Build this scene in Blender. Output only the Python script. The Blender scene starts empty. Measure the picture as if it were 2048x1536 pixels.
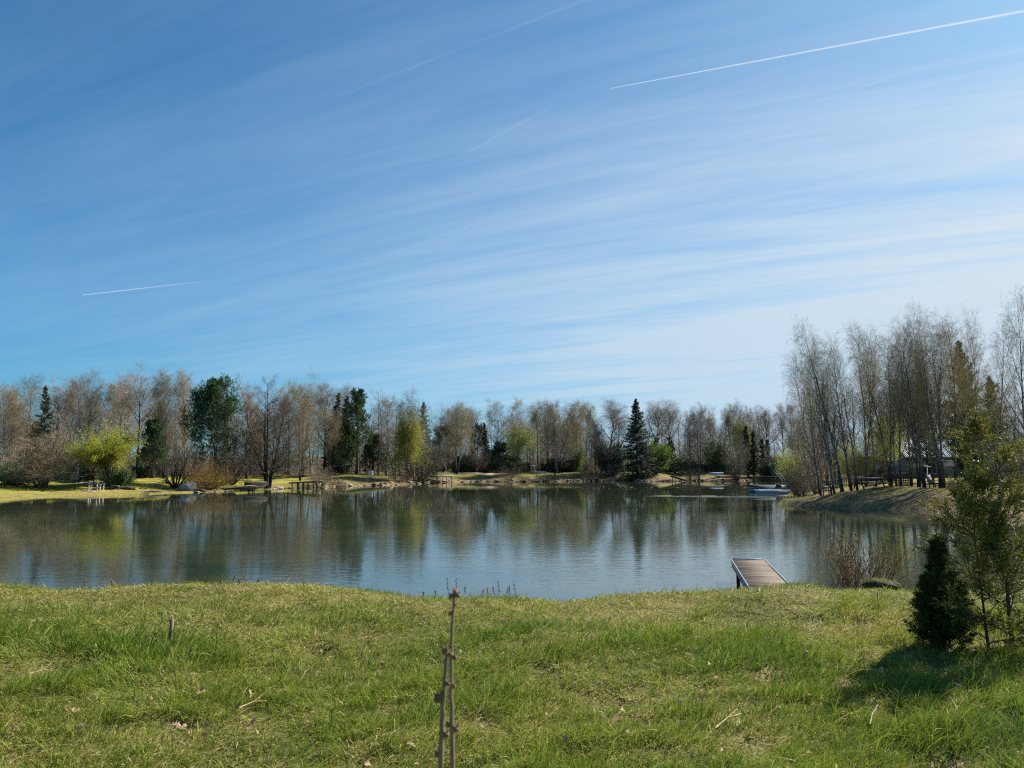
import bpy, math, random
import numpy as np
from mathutils import Vector, Matrix

# ------------------------------------------------------------------ camera, sky, sun, exposure
SC = bpy.context.scene
COL = SC.collection
EYE = 3.0                      # metres above the water
F = 1518.0                     # focal length in photograph pixels (2048 wide)
PITCH = math.radians(6.09)
cam_d = bpy.data.cameras.new('camera')
cam_d.sensor_width = 36.0
cam_d.lens = F / 2048 * 36.0
cam_d.clip_start = 0.05
cam_d.clip_end = 200000.0
cam = bpy.data.objects.new('camera', cam_d)
cam.location = (0, 0, EYE)
cam.rotation_euler = (math.pi / 2 + PITCH, 0, 0)
COL.objects.link(cam)
SC.camera = cam
cam_d.dof.use_dof = True
cam_d.dof.focus_distance = 14.0
cam_d.dof.aperture_fstop = 8.0

SUN_EL = math.radians(38)
SUN_AZ = math.radians(52)      # to the right of the view direction (+Y)
SUN_DIR = Vector((math.sin(SUN_AZ) * math.cos(SUN_EL), math.cos(SUN_AZ) * math.cos(SUN_EL), math.sin(SUN_EL)))
sun_d = bpy.data.lights.new('sun', 'SUN')
sun_d.energy = 4.9
sun_d.angle = math.radians(0.55)
sun_d.color = (1.0, 0.93, 0.83)
sun = bpy.data.objects.new('sun', sun_d)
sun.rotation_euler = (-SUN_DIR).to_track_quat('-Z', 'Y').to_euler()
sun.location = (60, 40, 60)
COL.objects.link(sun)

SC.view_settings.view_transform = 'Standard'
SC.view_settings.look = 'None'
SC.view_settings.exposure = 1.2
SC.view_settings.gamma = 1.0
SC.render.engine = 'CYCLES'
SC.cycles.use_denoising = False
SC.cycles.use_adaptive_sampling = False
SC.cycles.filter_width = 1.2
SC.cycles.max_bounces = 6
SC.cycles.diffuse_bounces = 3
SC.cycles.glossy_bounces = 3
SC.cycles.transmission_bounces = 3
SC.cycles.transparent_max_bounces = 8
SC.cycles.caustics_reflective = False
SC.cycles.caustics_refractive = False


def nd(nt, kind, ins=None, **props):
    n = nt.nodes.new(kind)
    for k, v in props.items():
        setattr(n, k, v)
    for k, v in (ins or {}).items():
        s = n.inputs[k]
        if isinstance(v, bpy.types.NodeSocket):
            nt.links.new(v, s)
        else:
            s.default_value = v
    return n


def ramp(nt, fac, stops, interp='LINEAR'):
    r = nt.nodes.new('ShaderNodeValToRGB')
    r.color_ramp.interpolation = interp
    el = r.color_ramp.elements
    while len(el) < len(stops):
        el.new(0.5)
    for e, (p, c) in zip(el, stops):
        e.position = p
        e.color = (c, c, c, 1) if isinstance(c, (int, float)) else (*c, 1)
    nt.links.new(fac, r.inputs[0])
    return r.outputs[0]


def math_(nt, op, a, b=None, c=None, clamp=False):
    n = nt.nodes.new('ShaderNodeMath')
    n.operation = op
    n.use_clamp = clamp
    for i, v in enumerate((a, b, c)):
        if v is None:
            continue
        if isinstance(v, bpy.types.NodeSocket):
            nt.links.new(v, n.inputs[i])
        else:
            n.inputs[i].default_value = v
    return n.outputs[0]


def mix(nt, fac, a, b, blend='MIX'):
    n = nt.nodes.new('ShaderNodeMix')
    n.data_type = 'RGBA'
    n.blend_type = blend
    for s, v in ((n.inputs[0], fac), (n.inputs[6], a), (n.inputs[7], b)):
        if isinstance(v, bpy.types.NodeSocket):
            nt.links.new(v, s)
        elif isinstance(v, (int, float)):
            s.default_value = v
        else:
            s.default_value = (*v, 1)
    return n.outputs[2]


def noise(nt, vec, scale, detail=3.0, rough=0.55, dist=0.0):
    n = nt.nodes.new('ShaderNodeTexNoise')
    n.inputs['Scale'].default_value = scale
    n.inputs['Detail'].default_value = detail
    n.inputs['Roughness'].default_value = rough
    n.inputs['Distortion'].default_value = dist
    if vec is not None:
        nt.links.new(vec, n.inputs['Vector'])
    return n.outputs['Fac']


def mapping(nt, vec, loc=(0, 0, 0), rot=(0, 0, 0), scale=(1, 1, 1)):
    n = nt.nodes.new('ShaderNodeMapping')
    n.inputs['Location'].default_value = loc
    n.inputs['Rotation'].default_value = rot
    n.inputs['Scale'].default_value = scale
    nt.links.new(vec, n.inputs['Vector'])
    return n.outputs[0]


# sky: Nishita air with thin cirrus streaks that thicken towards the sun and the horizon
W = bpy.data.worlds.new('World')
SC.world = W
W.use_nodes = True
wt = W.node_tree
wt.nodes.clear()
sky = nd(wt, 'ShaderNodeTexSky', sky_type='NISHITA', sun_disc=False, sun_elevation=SUN_EL, sun_rotation=SUN_AZ,
         altitude=100.0, air_density=1.0, dust_density=0.6, ozone_density=2.2)
tc = nd(wt, 'ShaderNodeTexCoord')
sep = nd(wt, 'ShaderNodeSeparateXYZ', {0: tc.outputs['Generated']})
zc = math_(wt, 'ADD', math_(wt, 'MAXIMUM', sep.outputs[2], 0.0), 0.09)
px_ = math_(wt, 'DIVIDE', sep.outputs[0], zc)
py_ = math_(wt, 'DIVIDE', sep.outputs[1], zc)
pl = nd(wt, 'ShaderNodeCombineXYZ', {0: px_, 1: py_, 2: 0.0}).outputs[0]
pl = mapping(wt, pl, rot=(0, 0, math.radians(25)))            # x now runs along the streaks
s1 = noise(wt, mapping(wt, pl, loc=(3.1, 1.7, 0), scale=(0.34, 1.6, 1)), 1.0, 7, 0.60, 1.1)
s2 = noise(wt, mapping(wt, pl, loc=(7.3, 4.1, 0), scale=(0.8, 6.0, 1)), 1.0, 6, 0.62, 0.9)
s3 = noise(wt, mapping(wt, pl, loc=(0.4, 9.2, 0), scale=(0.16, 0.35, 1)), 1.0, 3, 0.5, 0.2)
dots = nd(wt, 'ShaderNodeVectorMath', {0: tc.outputs['Generated'], 1: tuple(SUN_DIR)}, operation='DOT_PRODUCT').outputs['Value']
sunw = ramp(wt, dots, [(0.05, 0.0), (0.45, 0.25), (0.75, 0.66), (0.97, 1.0)])
horw = ramp(wt, sep.outputs[2], [(0.0, 1.0), (0.12, 0.92), (0.28, 0.44), (0.45, 0.14), (0.7, 0.0)])
streak = math_(wt, 'ADD', math_(wt, 'MULTIPLY', ramp(wt, s1, [(0.30, 0.0), (0.72, 1.0)]), 0.75),
               math_(wt, 'MULTIPLY', ramp(wt, s2, [(0.35, 0.0), (0.75, 1.0)]), 0.42))
streak = math_(wt, 'MULTIPLY', streak, ramp(wt, s3, [(0.25, 0.45), (0.65, 1.0)]))
high = ramp(wt, sep.outputs[2], [(0.0, 1.0), (0.25, 0.8), (0.45, 0.50), (0.66, 0.26)])
base = math_(wt, 'ADD', math_(wt, 'MULTIPLY', math_(wt, 'MULTIPLY', sunw, high), 0.50), math_(wt, 'MULTIPLY', horw, math_(wt, 'MULTIPLY_ADD', sunw, 1.25, 0.32)))
cov = math_(wt, 'MULTIPLY', base, math_(wt, 'MULTIPLY_ADD', streak, 0.75, 0.52))
cov = math_(wt, 'ADD', cov, math_(wt, 'MULTIPLY', streak, 0.07), clamp=True)
cirrus = mix(wt, sunw, (3.0, 5.1, 7.0), (6.1, 6.95, 7.75))
skyc = mix(wt, 1.0, sky.outputs[0], (0.16, 0.69, 1.0), 'MULTIPLY')
skyc = mix(wt, cov, skyc, cirrus)
bg = nd(wt, 'ShaderNodeBackground', {'Color': skyc, 'Strength': 0.05})
wo = nd(wt, 'ShaderNodeOutputWorld')
wt.links.new(bg.outputs[0], wo.inputs[0])

# ------------------------------------------------------------------ photograph coordinates to places
CP, SP = math.cos(PITCH), math.sin(PITCH)


def ray(px, py):
    u, v = (px - 1024) / F, (768 - py) / F
    return np.array([u, CP - v * SP, SP + v * CP])


def onz(px, py, z=0.0):
    r = ray(px, py)
    k = (z - EYE) / r[2]
    return float(r[0] * k), float(r[1] * k)


def xat(px, Y, z=2.0):
    return (px - 1024) / F * (Y * CP + (z - EYE) * SP)


def zat(py, Y):
    r = ray(1024, py)
    return EYE + Y * r[2] / r[1]


def sm(t):
    t = np.clip(t, 0, 1)
    return t * t * (3 - 2 * t)


# ------------------------------------------------------------------ the lake and the ground
far = [(-160, 1012), (0, 1001), (60, 996), (120, 993), (200, 991), (300, 988.5), (390, 985), (430, 984), (480, 980), (540, 979), (600, 975.5),
       (680, 973), (760, 971), (830, 968.5), (850, 965), (900, 965), (960, 963.5), (1040, 964), (1120, 963), (1190, 962.5), (1240, 961.5), (1300, 963),
       (1400, 962), (1440, 963), (1520, 961), (1600, 959.5)]
tip = [(1640, 964), (1612, 968), (1598, 973), (1592, 980), (1580, 990), (1566, 999), (1557, 1006), (1562, 1010), (1600, 1014), (1680, 1017), (1760, 1019),
       (1840, 1021), (1920, 1025), (1990, 1033), (2060, 1043)]
LAKE = [onz(*p) for p in far] + [(70, 150), (66, 120)] + [onz(*p) for p in tip]
LAKE += [(30, 34), (35, 27), (33, 20), (24, 16.2), (14, 15.0), (8, 14.3), (4, 14.4), (0, 14.2), (-5, 14.6), (-10, 14.9), (-16, 15.3), (-26, 15.5),
         (-45, 17), (-70, 22), (-82, 34), (-76, 47), (-66, 55)]
LAKE = np.array(LAKE)


def sdf(x, y):
    """distance to the shore, positive on land"""
    x = np.asarray(x, float).ravel()
    y = np.asarray(y, float).ravel()
    best = np.full(x.shape, 1e18)
    inside = np.zeros(x.shape, bool)
    n = len(LAKE)
    for i in range(n):
        ax, ay = LAKE[i]
        bx, by = LAKE[(i + 1) % n]
        ex, ey = bx - ax, by - ay
        t = np.clip(((x - ax) * ex + (y - ay) * ey) / (ex * ex + ey * ey), 0, 1)
        d2 = (x - ax - t * ex) ** 2 + (y - ay - t * ey) ** 2
        best = np.minimum(best, d2)
        c = (ay > y) != (by > y)
        if by != ay:
            inside ^= c & (x < ex * (y - ay) / (by - ay) + ax)
    d = np.sqrt(best)
    return np.where(inside, -d, d)


_r = np.random.default_rng(5)
_WAVES = [(np.cos(a) / w * 6.283, np.sin(a) / w * 6.283, p, amp, near) for a, w, p, amp, near in
          [(_r.uniform(0, 6.28), w, _r.uniform(0, 6.28), amp, near) for w, amp, near in
           [(23, .07, 0), (17, .06, 0), (11, .05, 0), (7, .04, 0), (5, .035, 0), (3.1, .025, 0), (1.9, .018, 1), (1.3, .014, 1), (.9, .012, 1), (.63, .009, 1), (.47, .007, 1)]]]


def relief(x, y, near=True):
    z = np.zeros_like(x)
    for kx, ky, p, a, nr in _WAVES:
        if nr and not near:
            continue
        z += a * np.sin(kx * x + ky * y + p + 0.6 * np.sin(0.37 * ky * x - 0.29 * kx * y))
    return z


def zones(x, y):
    wn = 1 - sm((y - 20) / 7)
    wp = sm((x - 11) / 5) * sm((y - 24) / 6) * (1 - sm((y - 88) / 14)) * (1 - wn)
    wl = (1 - sm((x + 38) / 16)) * (1 - wn) * (1 - wp)
    wc = np.clip(1 - wn - wp - wl, 0, 1)
    return wn, wp, wl, wc


_r = np.random.default_rng(19)
HOLLOWS = [(*onz(px, py, 1.45), hr) for px, py, hr in [(1215, 1385, .20), (780, 1405, .15), (350, 1418, .14), (1540, 1358, .13), (640, 1282, .11), (1500, 1500, .14),
           (80, 1332, .20), (940, 1425, .16), (1890, 1500, .16), (170, 1320, .14), (1275, 1440, .12)]]
HOLLOWS += [(_r.uniform(-4.5, 5), _r.uniform(3.4, 8.5), _r.uniform(.06, .14)) for _ in range(34)]


def ground(x, y, d=None):
    x = np.atleast_1d(np.asarray(x, float))
    y = np.atleast_1d(np.asarray(y, float))
    shp = x.shape
    x, y = x.ravel(), y.ravel()
    if d is None:
        d = sdf(x, y)
    wn, wp, wl, wc = zones(x, y)
    dw = d + 0.5 * np.sin(x * 0.9 + 1.3 * np.sin(y * 0.31)) * sm((y - 24) / 8)     # uneven shore
    dw = np.where(d > 0, np.maximum(dw, d * 0.35), d)
    crest = 1.43 - 0.10 * np.exp(-((x + 1.2) / 1.7) ** 2) + 0.04 * np.exp(-((x + 7) / 2.5) ** 2) - 0.03 * np.exp(-((x - 5.0) / 1.6) ** 2)
    zn = crest * sm(dw / 5.2) + 0.0 * d
    for hx, hy, hr in HOLLOWS:
        zn = zn - 0.07 * np.exp(-((x - hx) ** 2 + (y - hy) ** 2) / hr ** 2)
    zp = 0.30 * sm(dw / 0.5) + 0.95 * sm(dw / 8.0) + 0.035 * np.clip(dw - 7, 0, 30)
    zl = 0.14 * sm(dw / 0.4) + 0.86 * sm(dw / 13.0) + 0.022 * np.clip(dw - 9, 0, 40)
    zcn = 0.22 * sm(dw / 0.5) + 1.3 * sm(dw / 11.0) + 0.008 * np.clip(dw - 8, 0, 60)
    land = wn * zn + wp * zp + wl * zl + wc * zcn
    amp = np.where(wn > 0.5, 0.85, 1.0) * sm(d / 4)
    land = land + relief(x, y) * amp
    z = np.where(d > 0, land, np.maximum(d * 0.30, -2.6))
    far_ = np.sqrt(x * x + y * y)
    z = np.where(far_ > 320, z + (far_ - 320) * 0.012, z)
    return z.reshape(shp)


def gz(x, y):
    return float(ground(np.array([x]), np.array([y]))[0])


# ------------------------------------------------------------------ mesh helpers
def make_mesh(name, verts, faces, mats, midx=None, smooth=False, attrs=None):
    """faces: list of int arrays (n,3) or (n,4)"""
    me = bpy.data.meshes.new(name)
    verts = np.ascontiguousarray(verts, np.float32)
    me.vertices.add(len(verts))
    me.vertices.foreach_set('co', verts.ravel())
    loops = np.concatenate([f.ravel() for f in faces]).astype(np.int32)
    sizes = np.concatenate([np.full(len(f), f.shape[1]) for f in faces]).astype(np.int32)
    starts = np.concatenate([[0], np.cumsum(sizes)[:-1]]).astype(np.int32)
    me.loops.add(len(loops))
    me.loops.foreach_set('vertex_index', loops)
    me.polygons.add(len(sizes))
    me.polygons.foreach_set('loop_start', starts)
    if midx is not None:
        me.polygons.foreach_set('material_index', np.asarray(midx, np.int32))
    if smooth:
        me.polygons.foreach_set('use_smooth', np.ones(len(sizes), bool))
    for m in mats:
        me.materials.append(m)
    for k, v in (attrs or {}).items():
        a = me.attributes.new(k, 'FLOAT', 'POINT')
        a.data.foreach_set('value', np.asarray(v, np.float32))
    me.update(calc_edges=True)
    return me


class Geo:
    """collects vertices, quads, tris with a material index"""

    def __init__(self):
        self.v, self.q, self.t, self.qm, self.tm, self.rad, self.n = [], [], [], [], [], [], 0

    def add(self, v, q=None, t=None, m=0, rad=None):
        v = np.asarray(v, float).reshape(-1, 3)
        if q is not None and len(q):
            q = np.asarray(q, int)
            self.q.append(q + self.n)
            self.qm.append(np.full(len(q), m))
        if t is not None and len(t):
            t = np.asarray(t, int)
            self.t.append(t + self.n)
            self.tm.append(np.full(len(t), m))
        self.v.append(v)
        self.rad.append(np.zeros(len(v)) if rad is None else np.asarray(rad).ravel())
        self.n += len(v)

    def box(self, c, s, rz=0.0, m=0, tilt=None):
        sx, sy, sz = [a / 2 for a in s]
        v = np.array([[x, y, z] for x in (-sx, sx) for y in (-sy, sy) for z in (-sz, sz)])
        if tilt is not None:
            v = v @ np.array(tilt.to_matrix() if hasattr(tilt, 'to_matrix') else tilt).T
        if rz:
            cr, sr = math.cos(rz), math.sin(rz)
            v = v @ np.array([[cr, -sr, 0], [sr, cr, 0], [0, 0, 1]]).T
        self.add(v + np.array(c), q=[[0, 1, 3, 2], [4, 6, 7, 5], [0, 4, 5, 1], [2, 3, 7, 6], [0, 2, 6, 4], [1, 5, 7, 3]], m=m)
        return self

    def bar(self, a, b, w, h, m=0, up=(0, 0, 1)):
        a, b = np.array(a, float), np.array(b, float)
        t = (b - a) / np.linalg.norm(b - a)
        s = np.cross(t, up)
        if np.linalg.norm(s) < 1e-4:
            s = np.cross(t, (0, 1, 0))
        s /= np.linalg.norm(s)
        u = np.cross(s, t)
        v = [p + s * i * w / 2 + u * j * h / 2 for p in (a, b) for i, j in ((-1, -1), (1, -1), (1, 1), (-1, 1))]
        self.add(v, q=[[0, 1, 2, 3], [7, 6, 5, 4], [0, 4, 5, 1], [1, 5, 6, 2], [2, 6, 7, 3], [3, 7, 4, 0]], m=m)
        return self

    def tube(self, pts, radii, k=8, m=0, cap=True):
        P = np.array(pts, float)[None]
        R = np.array(radii, float)
        R = np.full(P.shape[1], float(R)) if R.ndim == 0 else R
        v, q, rr = tubes(P, R[None], k)
        n0 = self.n
        self.add(v, q=q, m=m, rad=rr)
        if cap:
            S = P.shape[1]
            for ring, cpt in ((0, P[0, 0]), (S - 1, P[0, -1])):
                self.add([cpt], m=m)
                c = self.n - 1
                idx = n0 + ring * k + np.arange(k)
                self.t.append(np.stack([idx, np.roll(idx, -1), np.full(k, c)], 1))
                self.tm.append(np.full(k, m))
        return self

    def lathe(self, c, prof, k=16, m=0):
        a = np.arange(k) / k * 2 * math.pi
        v = np.array([[[c[0] + r * math.cos(t), c[1] + r * math.sin(t), c[2] + z] for t in a] for r, z in prof])
        S = len(prof)
        i, j = np.meshgrid(np.arange(S - 1), np.arange(k), indexing='ij')
        j2 = (j + 1) % k
        self.add(v, q=np.stack([i * k + j, i * k + j2, (i + 1) * k + j2, (i + 1) * k + j], -1).reshape(-1, 4), m=m)
        return self

    def mesh(self, name, mats, smooth=False, rad=False):
        v = np.concatenate(self.v)
        faces, mi = [], []
        if self.q:
            faces.append(np.concatenate(self.q))
            mi.append(np.concatenate(self.qm))
        if self.t:
            faces.append(np.concatenate(self.t))
            mi.append(np.concatenate(self.tm))
        return make_mesh(name, v, faces, mats, np.concatenate(mi), smooth, {'rad': np.concatenate(self.rad)} if rad else None)

    def obj(self, name, mats, parent=None, smooth=False, loc=None):
        o = bpy.data.objects.new(name, self.mesh(name, mats if isinstance(mats, (list, tuple)) else [mats], smooth))
        COL.objects.link(o)
        if parent is not None:
            o.parent = parent
        if loc is not None:
            o.location = loc
        return o


def norm(a):
    return a / np.maximum(np.linalg.norm(a, axis=-1, keepdims=True), 1e-9)


def tubes(P, R, k, seed=1):
    """P (N,S,3), R (N,S): k-sided tubes (k=2: flat ribbons)"""
    N, S, _ = P.shape
    T = norm(np.gradient(P, axis=1))
    ref = norm(np.random.default_rng(seed + N).normal(size=(N, 1, 3)))
    n1 = norm(np.cross(T, ref))
    n2 = np.cross(T, n1)
    a = np.arange(k) / k * 2 * np.pi
    v = P[:, :, None] + R[:, :, None, None] * (np.cos(a)[None, None, :, None] * n1[:, :, None] + np.sin(a)[None, None, :, None] * n2[:, :, None])
    base = (np.arange(N)[:, None, None] * S + np.arange(S - 1)[None, :, None]) * k
    if k == 2:
        q = np.stack([base, base + 1, base + k + 1, base + k], -1).reshape(-1, 4)
    else:
        j = np.arange(k)[None, None]
        j2 = (j + 1) % k
        q = np.stack([base + j, base + j2, base + k + j2, base + k + j], -1).reshape(-1, 4)
    return v.reshape(-1, 3), q, np.repeat(R.reshape(-1), k)


def thing(name, label, cat, loc=(0, 0, 0), rz=0.0, group=None):
    o = bpy.data.objects.new(name, None)
    o.empty_display_size = 0.3
    o.location = loc
    o.rotation_euler = (0, 0, rz)
    COL.objects.link(o)
    return tag(o, label, cat, group)


def tag(o, label, cat, group=None):
    o['label'] = label
    o['category'] = cat
    if group:
        o['group'] = group
    return o


def setting(o, kind='structure'):
    o['kind'] = kind
    return o


# ------------------------------------------------------------------ materials
def new_mat(name):
    m = bpy.data.materials.new(name)
    m.use_nodes = True
    nt = m.node_tree
    nt.nodes.clear()
    out = nd(nt, 'ShaderNodeOutputMaterial')
    return m, nt, out


def simple(name, col, rough=0.8, var=0.25, scale=6.0, metal=0.0, bump=0.0, spec=0.3, stretch=(1, 1, 1)):
    """one surface colour with mottling"""
    m, nt, out = new_mat(name)
    c = nd(nt, 'ShaderNodeTexCoord')
    v = mapping(nt, c.outputs['Object'], scale=stretch)
    n = noise(nt, v, scale, 5, 0.6)
    lo = tuple(x * (1 - var) for x in col)
    hi = tuple(min(1, x * (1 + var)) for x in col)
    colr = ramp(nt, n, [(0.3, lo), (0.7, hi)])
    b = nd(nt, 'ShaderNodeBsdfPrincipled', {'Base Color': colr, 'Roughness': rough, 'Metallic': metal, 'Specular IOR Level': spec})
    if bump:
        bp = nd(nt, 'ShaderNodeBump', {'Height': noise(nt, v, scale * 3, 4, 0.6), 'Strength': bump, 'Distance': 0.02})
        nt.links.new(bp.outputs[0], b.inputs['Normal'])
    nt.links.new(b.outputs[0], out.inputs[0])
    return m


def leafy(name, cols, trans=0.35, big=0.6, rough=0.6, nscale=0.5):
    """leaves, needles and blades: colour differs from leaf to leaf and from clump to clump; light shines through"""
    m, nt, out = new_mat(name)
    g = nd(nt, 'ShaderNodeNewGeometry')
    c = nd(nt, 'ShaderNodeTexCoord')
    oi = nd(nt, 'ShaderNodeObjectInfo')
    n = noise(nt, c.outputs['Object'], nscale, 3, 0.6)
    f = math_(nt, 'ADD', math_(nt, 'MULTIPLY', g.outputs['Random Per Island'], 1 - big), math_(nt, 'MULTIPLY', ramp(nt, n, [(0.3, 0.0), (0.7, 1.0)]), big))
    k = len(cols)
    colr = ramp(nt, f, [((i + 0.3) / (k - 0.4), cc) for i, cc in enumerate(cols)])
    hs = nd(nt, 'ShaderNodeHueSaturation', {'Color': colr, 'Hue': math_(nt, 'MULTIPLY_ADD', oi.outputs['Random'], 0.016, 0.492),
                                            'Value': math_(nt, 'MULTIPLY_ADD', oi.outputs['Random'], 0.3, 0.85)})
    d = nd(nt, 'ShaderNodeBsdfPrincipled', {'Base Color': hs.outputs[0], 'Roughness': rough, 'Specular IOR Level': 0.25})
    t = nd(nt, 'ShaderNodeBsdfTranslucent', {'Color': hs.outputs[0]})
    mx = nd(nt, 'ShaderNodeMixShader', {0: trans, 1: d.outputs[0], 2: t.outputs[0]})
    nt.links.new(mx.outputs[0], out.inputs[0])
    return m


def bark(name, lo, hi, scale=4.0):
    m, nt, out = new_mat(name)
    c = nd(nt, 'ShaderNodeTexCoord')
    oi = nd(nt, 'ShaderNodeObjectInfo')
    v = mapping(nt, c.outputs['Object'], scale=(3, 3, 0.6))
    n = noise(nt, v, scale, 5, 0.65)
    n2 = noise(nt, c.outputs['Object'], 0.6, 2)
    colr = ramp(nt, math_(nt, 'MULTIPLY_ADD', n2, 0.5, math_(nt, 'MULTIPLY', n, 0.5)), [(0.32, lo), (0.68, hi)])
    hs = nd(nt, 'ShaderNodeHueSaturation', {'Color': colr, 'Value': math_(nt, 'MULTIPLY_ADD', oi.outputs['Random'], 0.5, 0.75)})
    b = nd(nt, 'ShaderNodeBsdfPrincipled', {'Base Color': hs.outputs[0], 'Roughness': 0.9, 'Specular IOR Level': 0.15})
    bp = nd(nt, 'ShaderNodeBump', {'Height': n, 'Strength': 0.6, 'Distance': 0.03})
    nt.links.new(bp.outputs[0], b.inputs['Normal'])
    nt.links.new(b.outputs[0], out.inputs[0])
    return m


def birch_bark(name):
    m, nt, out = new_mat(name)
    c = nd(nt, 'ShaderNodeTexCoord')
    a = nd(nt, 'ShaderNodeAttribute', attribute_name='rad')
    v = mapping(nt, c.outputs['Object'], scale=(2.2, 2.2, 5.5))
    n = noise(nt, v, 2.2, 4, 0.6, 0.4)
    n2 = noise(nt, mapping(nt, c.outputs['Object'], scale=(6, 6, 22)), 1.0, 3)
    sp = nd(nt, 'ShaderNodeSeparateXYZ', {0: c.outputs['Object']})
    foot = ramp(nt, math_(nt, 'MULTIPLY', sp.outputs[2], 0.1), [(0.02, 0.26), (0.10, 0.10), (0.35, 0.02)])
    mark = math_(nt, 'ADD', math_(nt, 'MULTIPLY_ADD', n2, 0.25, math_(nt, 'MULTIPLY', n, 0.75)), foot)
    white = ramp(nt, mark, [(0.40, (0.56, 0.53, 0.48)), (0.49, (0.30, 0.28, 0.25)), (0.55, (0.03, 0.028, 0.026))])
    thin = ramp(nt, a.outputs['Fac'], [(0.04, 1.0), (0.11, 0.0)])
    colr = mix(nt, thin, white, (0.085, 0.062, 0.048))
    b = nd(nt, 'ShaderNodeBsdfPrincipled', {'Base Color': colr, 'Roughness': 0.8, 'Specular IOR Level': 0.2})
    nt.links.new(b.outputs[0], out.inputs[0])
    return m


def wood(name, lo, hi, along=(1, 14, 14), scale=2.0, rough=0.8):
    m, nt, out = new_mat(name)
    c = nd(nt, 'ShaderNodeTexCoord')
    g = nd(nt, 'ShaderNodeNewGeometry')
    v = mapping(nt, c.outputs['Object'], scale=along)
    n = noise(nt, v, scale, 6, 0.65, 0.3)
    f = math_(nt, 'MULTIPLY_ADD', g.outputs['Random Per Island'], 0.45, math_(nt, 'MULTIPLY', n, 0.65))
    colr = ramp(nt, f, [(0.25, lo), (0.75, hi)])
    b = nd(nt, 'ShaderNodeBsdfPrincipled', {'Base Color': colr, 'Roughness': rough, 'Specular IOR Level': 0.25})
    bp = nd(nt, 'ShaderNodeBump', {'Height': n, 'Strength': 0.35, 'Distance': 0.01})
    nt.links.new(bp.outputs[0], b.inputs['Normal'])
    nt.links.new(b.outputs[0], out.inputs[0])
    return m


M = {}
M['bark_grey'] = bark('bark_grey', (0.085, 0.072, 0.058), (0.21, 0.185, 0.155))
M['bark_dark'] = bark('bark_dark', (0.030, 0.025, 0.020), (0.10, 0.085, 0.068))
M['bark_pine'] = bark('bark_pine', (0.045, 0.032, 0.024), (0.15, 0.10, 0.07))
M['bark_birch'] = birch_bark('bark_birch')
M['twig_grey'] = bark('twig_grey', (.215, .180, .138), (.37, .318, .248), 2)
M['twig_tan'] = bark('twig_tan', (0.22, 0.178, 0.122), (0.37, 0.31, 0.22), 2)
M['twig_plum'] = bark('twig_plum', (.20, .162, .125), (.335, .285, .225), 2)
M['twig_dark'] = bark('twig_dark', (0.1, 0.075, 0.055), (0.2, 0.155, 0.115), 2)
M['twig_orange'] = bark('twig_orange', (0.24, 0.13, 0.04), (0.36, 0.22, 0.08), 2)
M['leaf_willow'] = leafy('leaf_willow', [(0.156, 0.18, 0.012), (0.288, 0.312, 0.024), (0.432, 0.432, 0.042)], 0.48)
M['leaf_lime'] = leafy('leaf_lime', [(0.2106, 0.243, 0.0324), (0.3402, 0.3726, 0.0486), (0.486, 0.486, 0.081)], 0.5)
M['leaf_olive'] = leafy('leaf_olive', [(0.15, 0.13, 0.038), (0.23, 0.2, 0.055), (0.31, 0.28, 0.08)], 0.5)
M['leaf_rust'] = leafy('leaf_rust', [(0.18, 0.13, 0.045), (0.26, 0.195, 0.06), (0.34, 0.265, 0.085)], 0.45)
M['leaf_fresh'] = leafy('leaf_fresh', [(0.065, 0.117, 0.0195), (0.117, 0.195, 0.0286), (0.195, 0.26, 0.039)], 0.4)
M['leaf_ever'] = leafy('leaf_ever', [(0.028, 0.055, 0.016), (0.065, 0.12, 0.032), (0.13, 0.2, 0.055)], 0.2, rough=0.45)
M['leaf_dark'] = leafy('leaf_dark', [(0.027, 0.045, 0.0225), (0.0495, 0.0765, 0.036), (0.081, 0.117, 0.054)], 0.15)
M['needle_pine'] = leafy('needle_pine', [(0.0418, 0.0798, 0.0304), (0.0855, 0.1425, 0.0494), (0.1425, 0.209, 0.076)], 0.2)
M['needle_spruce'] = leafy('needle_spruce', [(0.0263, 0.045, 0.0263), (0.0488, 0.075, 0.0413), (0.0844, 0.1162, 0.0638)], 0.15)
M['needle_brown'] = leafy('needle_brown', [(0.0525, 0.0675, 0.03), (0.1125, 0.1125, 0.045), (0.195, 0.15, 0.0675)], 0.2)
M['thuja'] = leafy('thuja', [(0.035, 0.055, 0.012), (0.09, 0.105, 0.02), (0.18, 0.165, 0.032), (0.28, 0.20, 0.05)], 0.25, big=0.55, nscale=1.3)
M['thuja_dark'] = leafy('thuja_dark', [(0.03, 0.044, 0.009), (0.055, 0.072, 0.014), (0.11, 0.115, 0.028)], 0.2, big=0.45, nscale=3.0)
M['blossom'] = leafy('blossom', [(0.6, 0.55, 0.52), (0.75, 0.72, 0.7)], 0.3)
M['timber_dark'] = wood('timber_dark', (0.022, 0.019, 0.016), (0.075, 0.062, 0.05))
M['timber_grey'] = wood('timber_grey', (0.13, 0.115, 0.095), (0.30, 0.27, 0.23))
M['timber_brown'] = wood('timber_brown', (0.10, 0.065, 0.04), (0.23, 0.16, 0.10))
M['white_paint'] = simple('white_paint', (0.62, 0.61, 0.58), 0.6, 0.12, 5)
M['stone'] = simple('stone', (0.22, 0.215, 0.21), 0.85, 0.5, 3, bump=0.6)
M['concrete'] = simple('concrete', (0.33, 0.31, 0.27), 0.9, 0.25, 4)
M['metal_grey'] = simple('metal_grey', (0.27, 0.31, 0.37), 0.45, 0.15, 5, metal=0.3)
M['black'] = simple('black', (0.018, 0.018, 0.02), 0.5, 0.3, 4)
M['orange'] = simple('orange', (0.62, 0.10, 0.025), 0.5, 0.12, 4)
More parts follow.
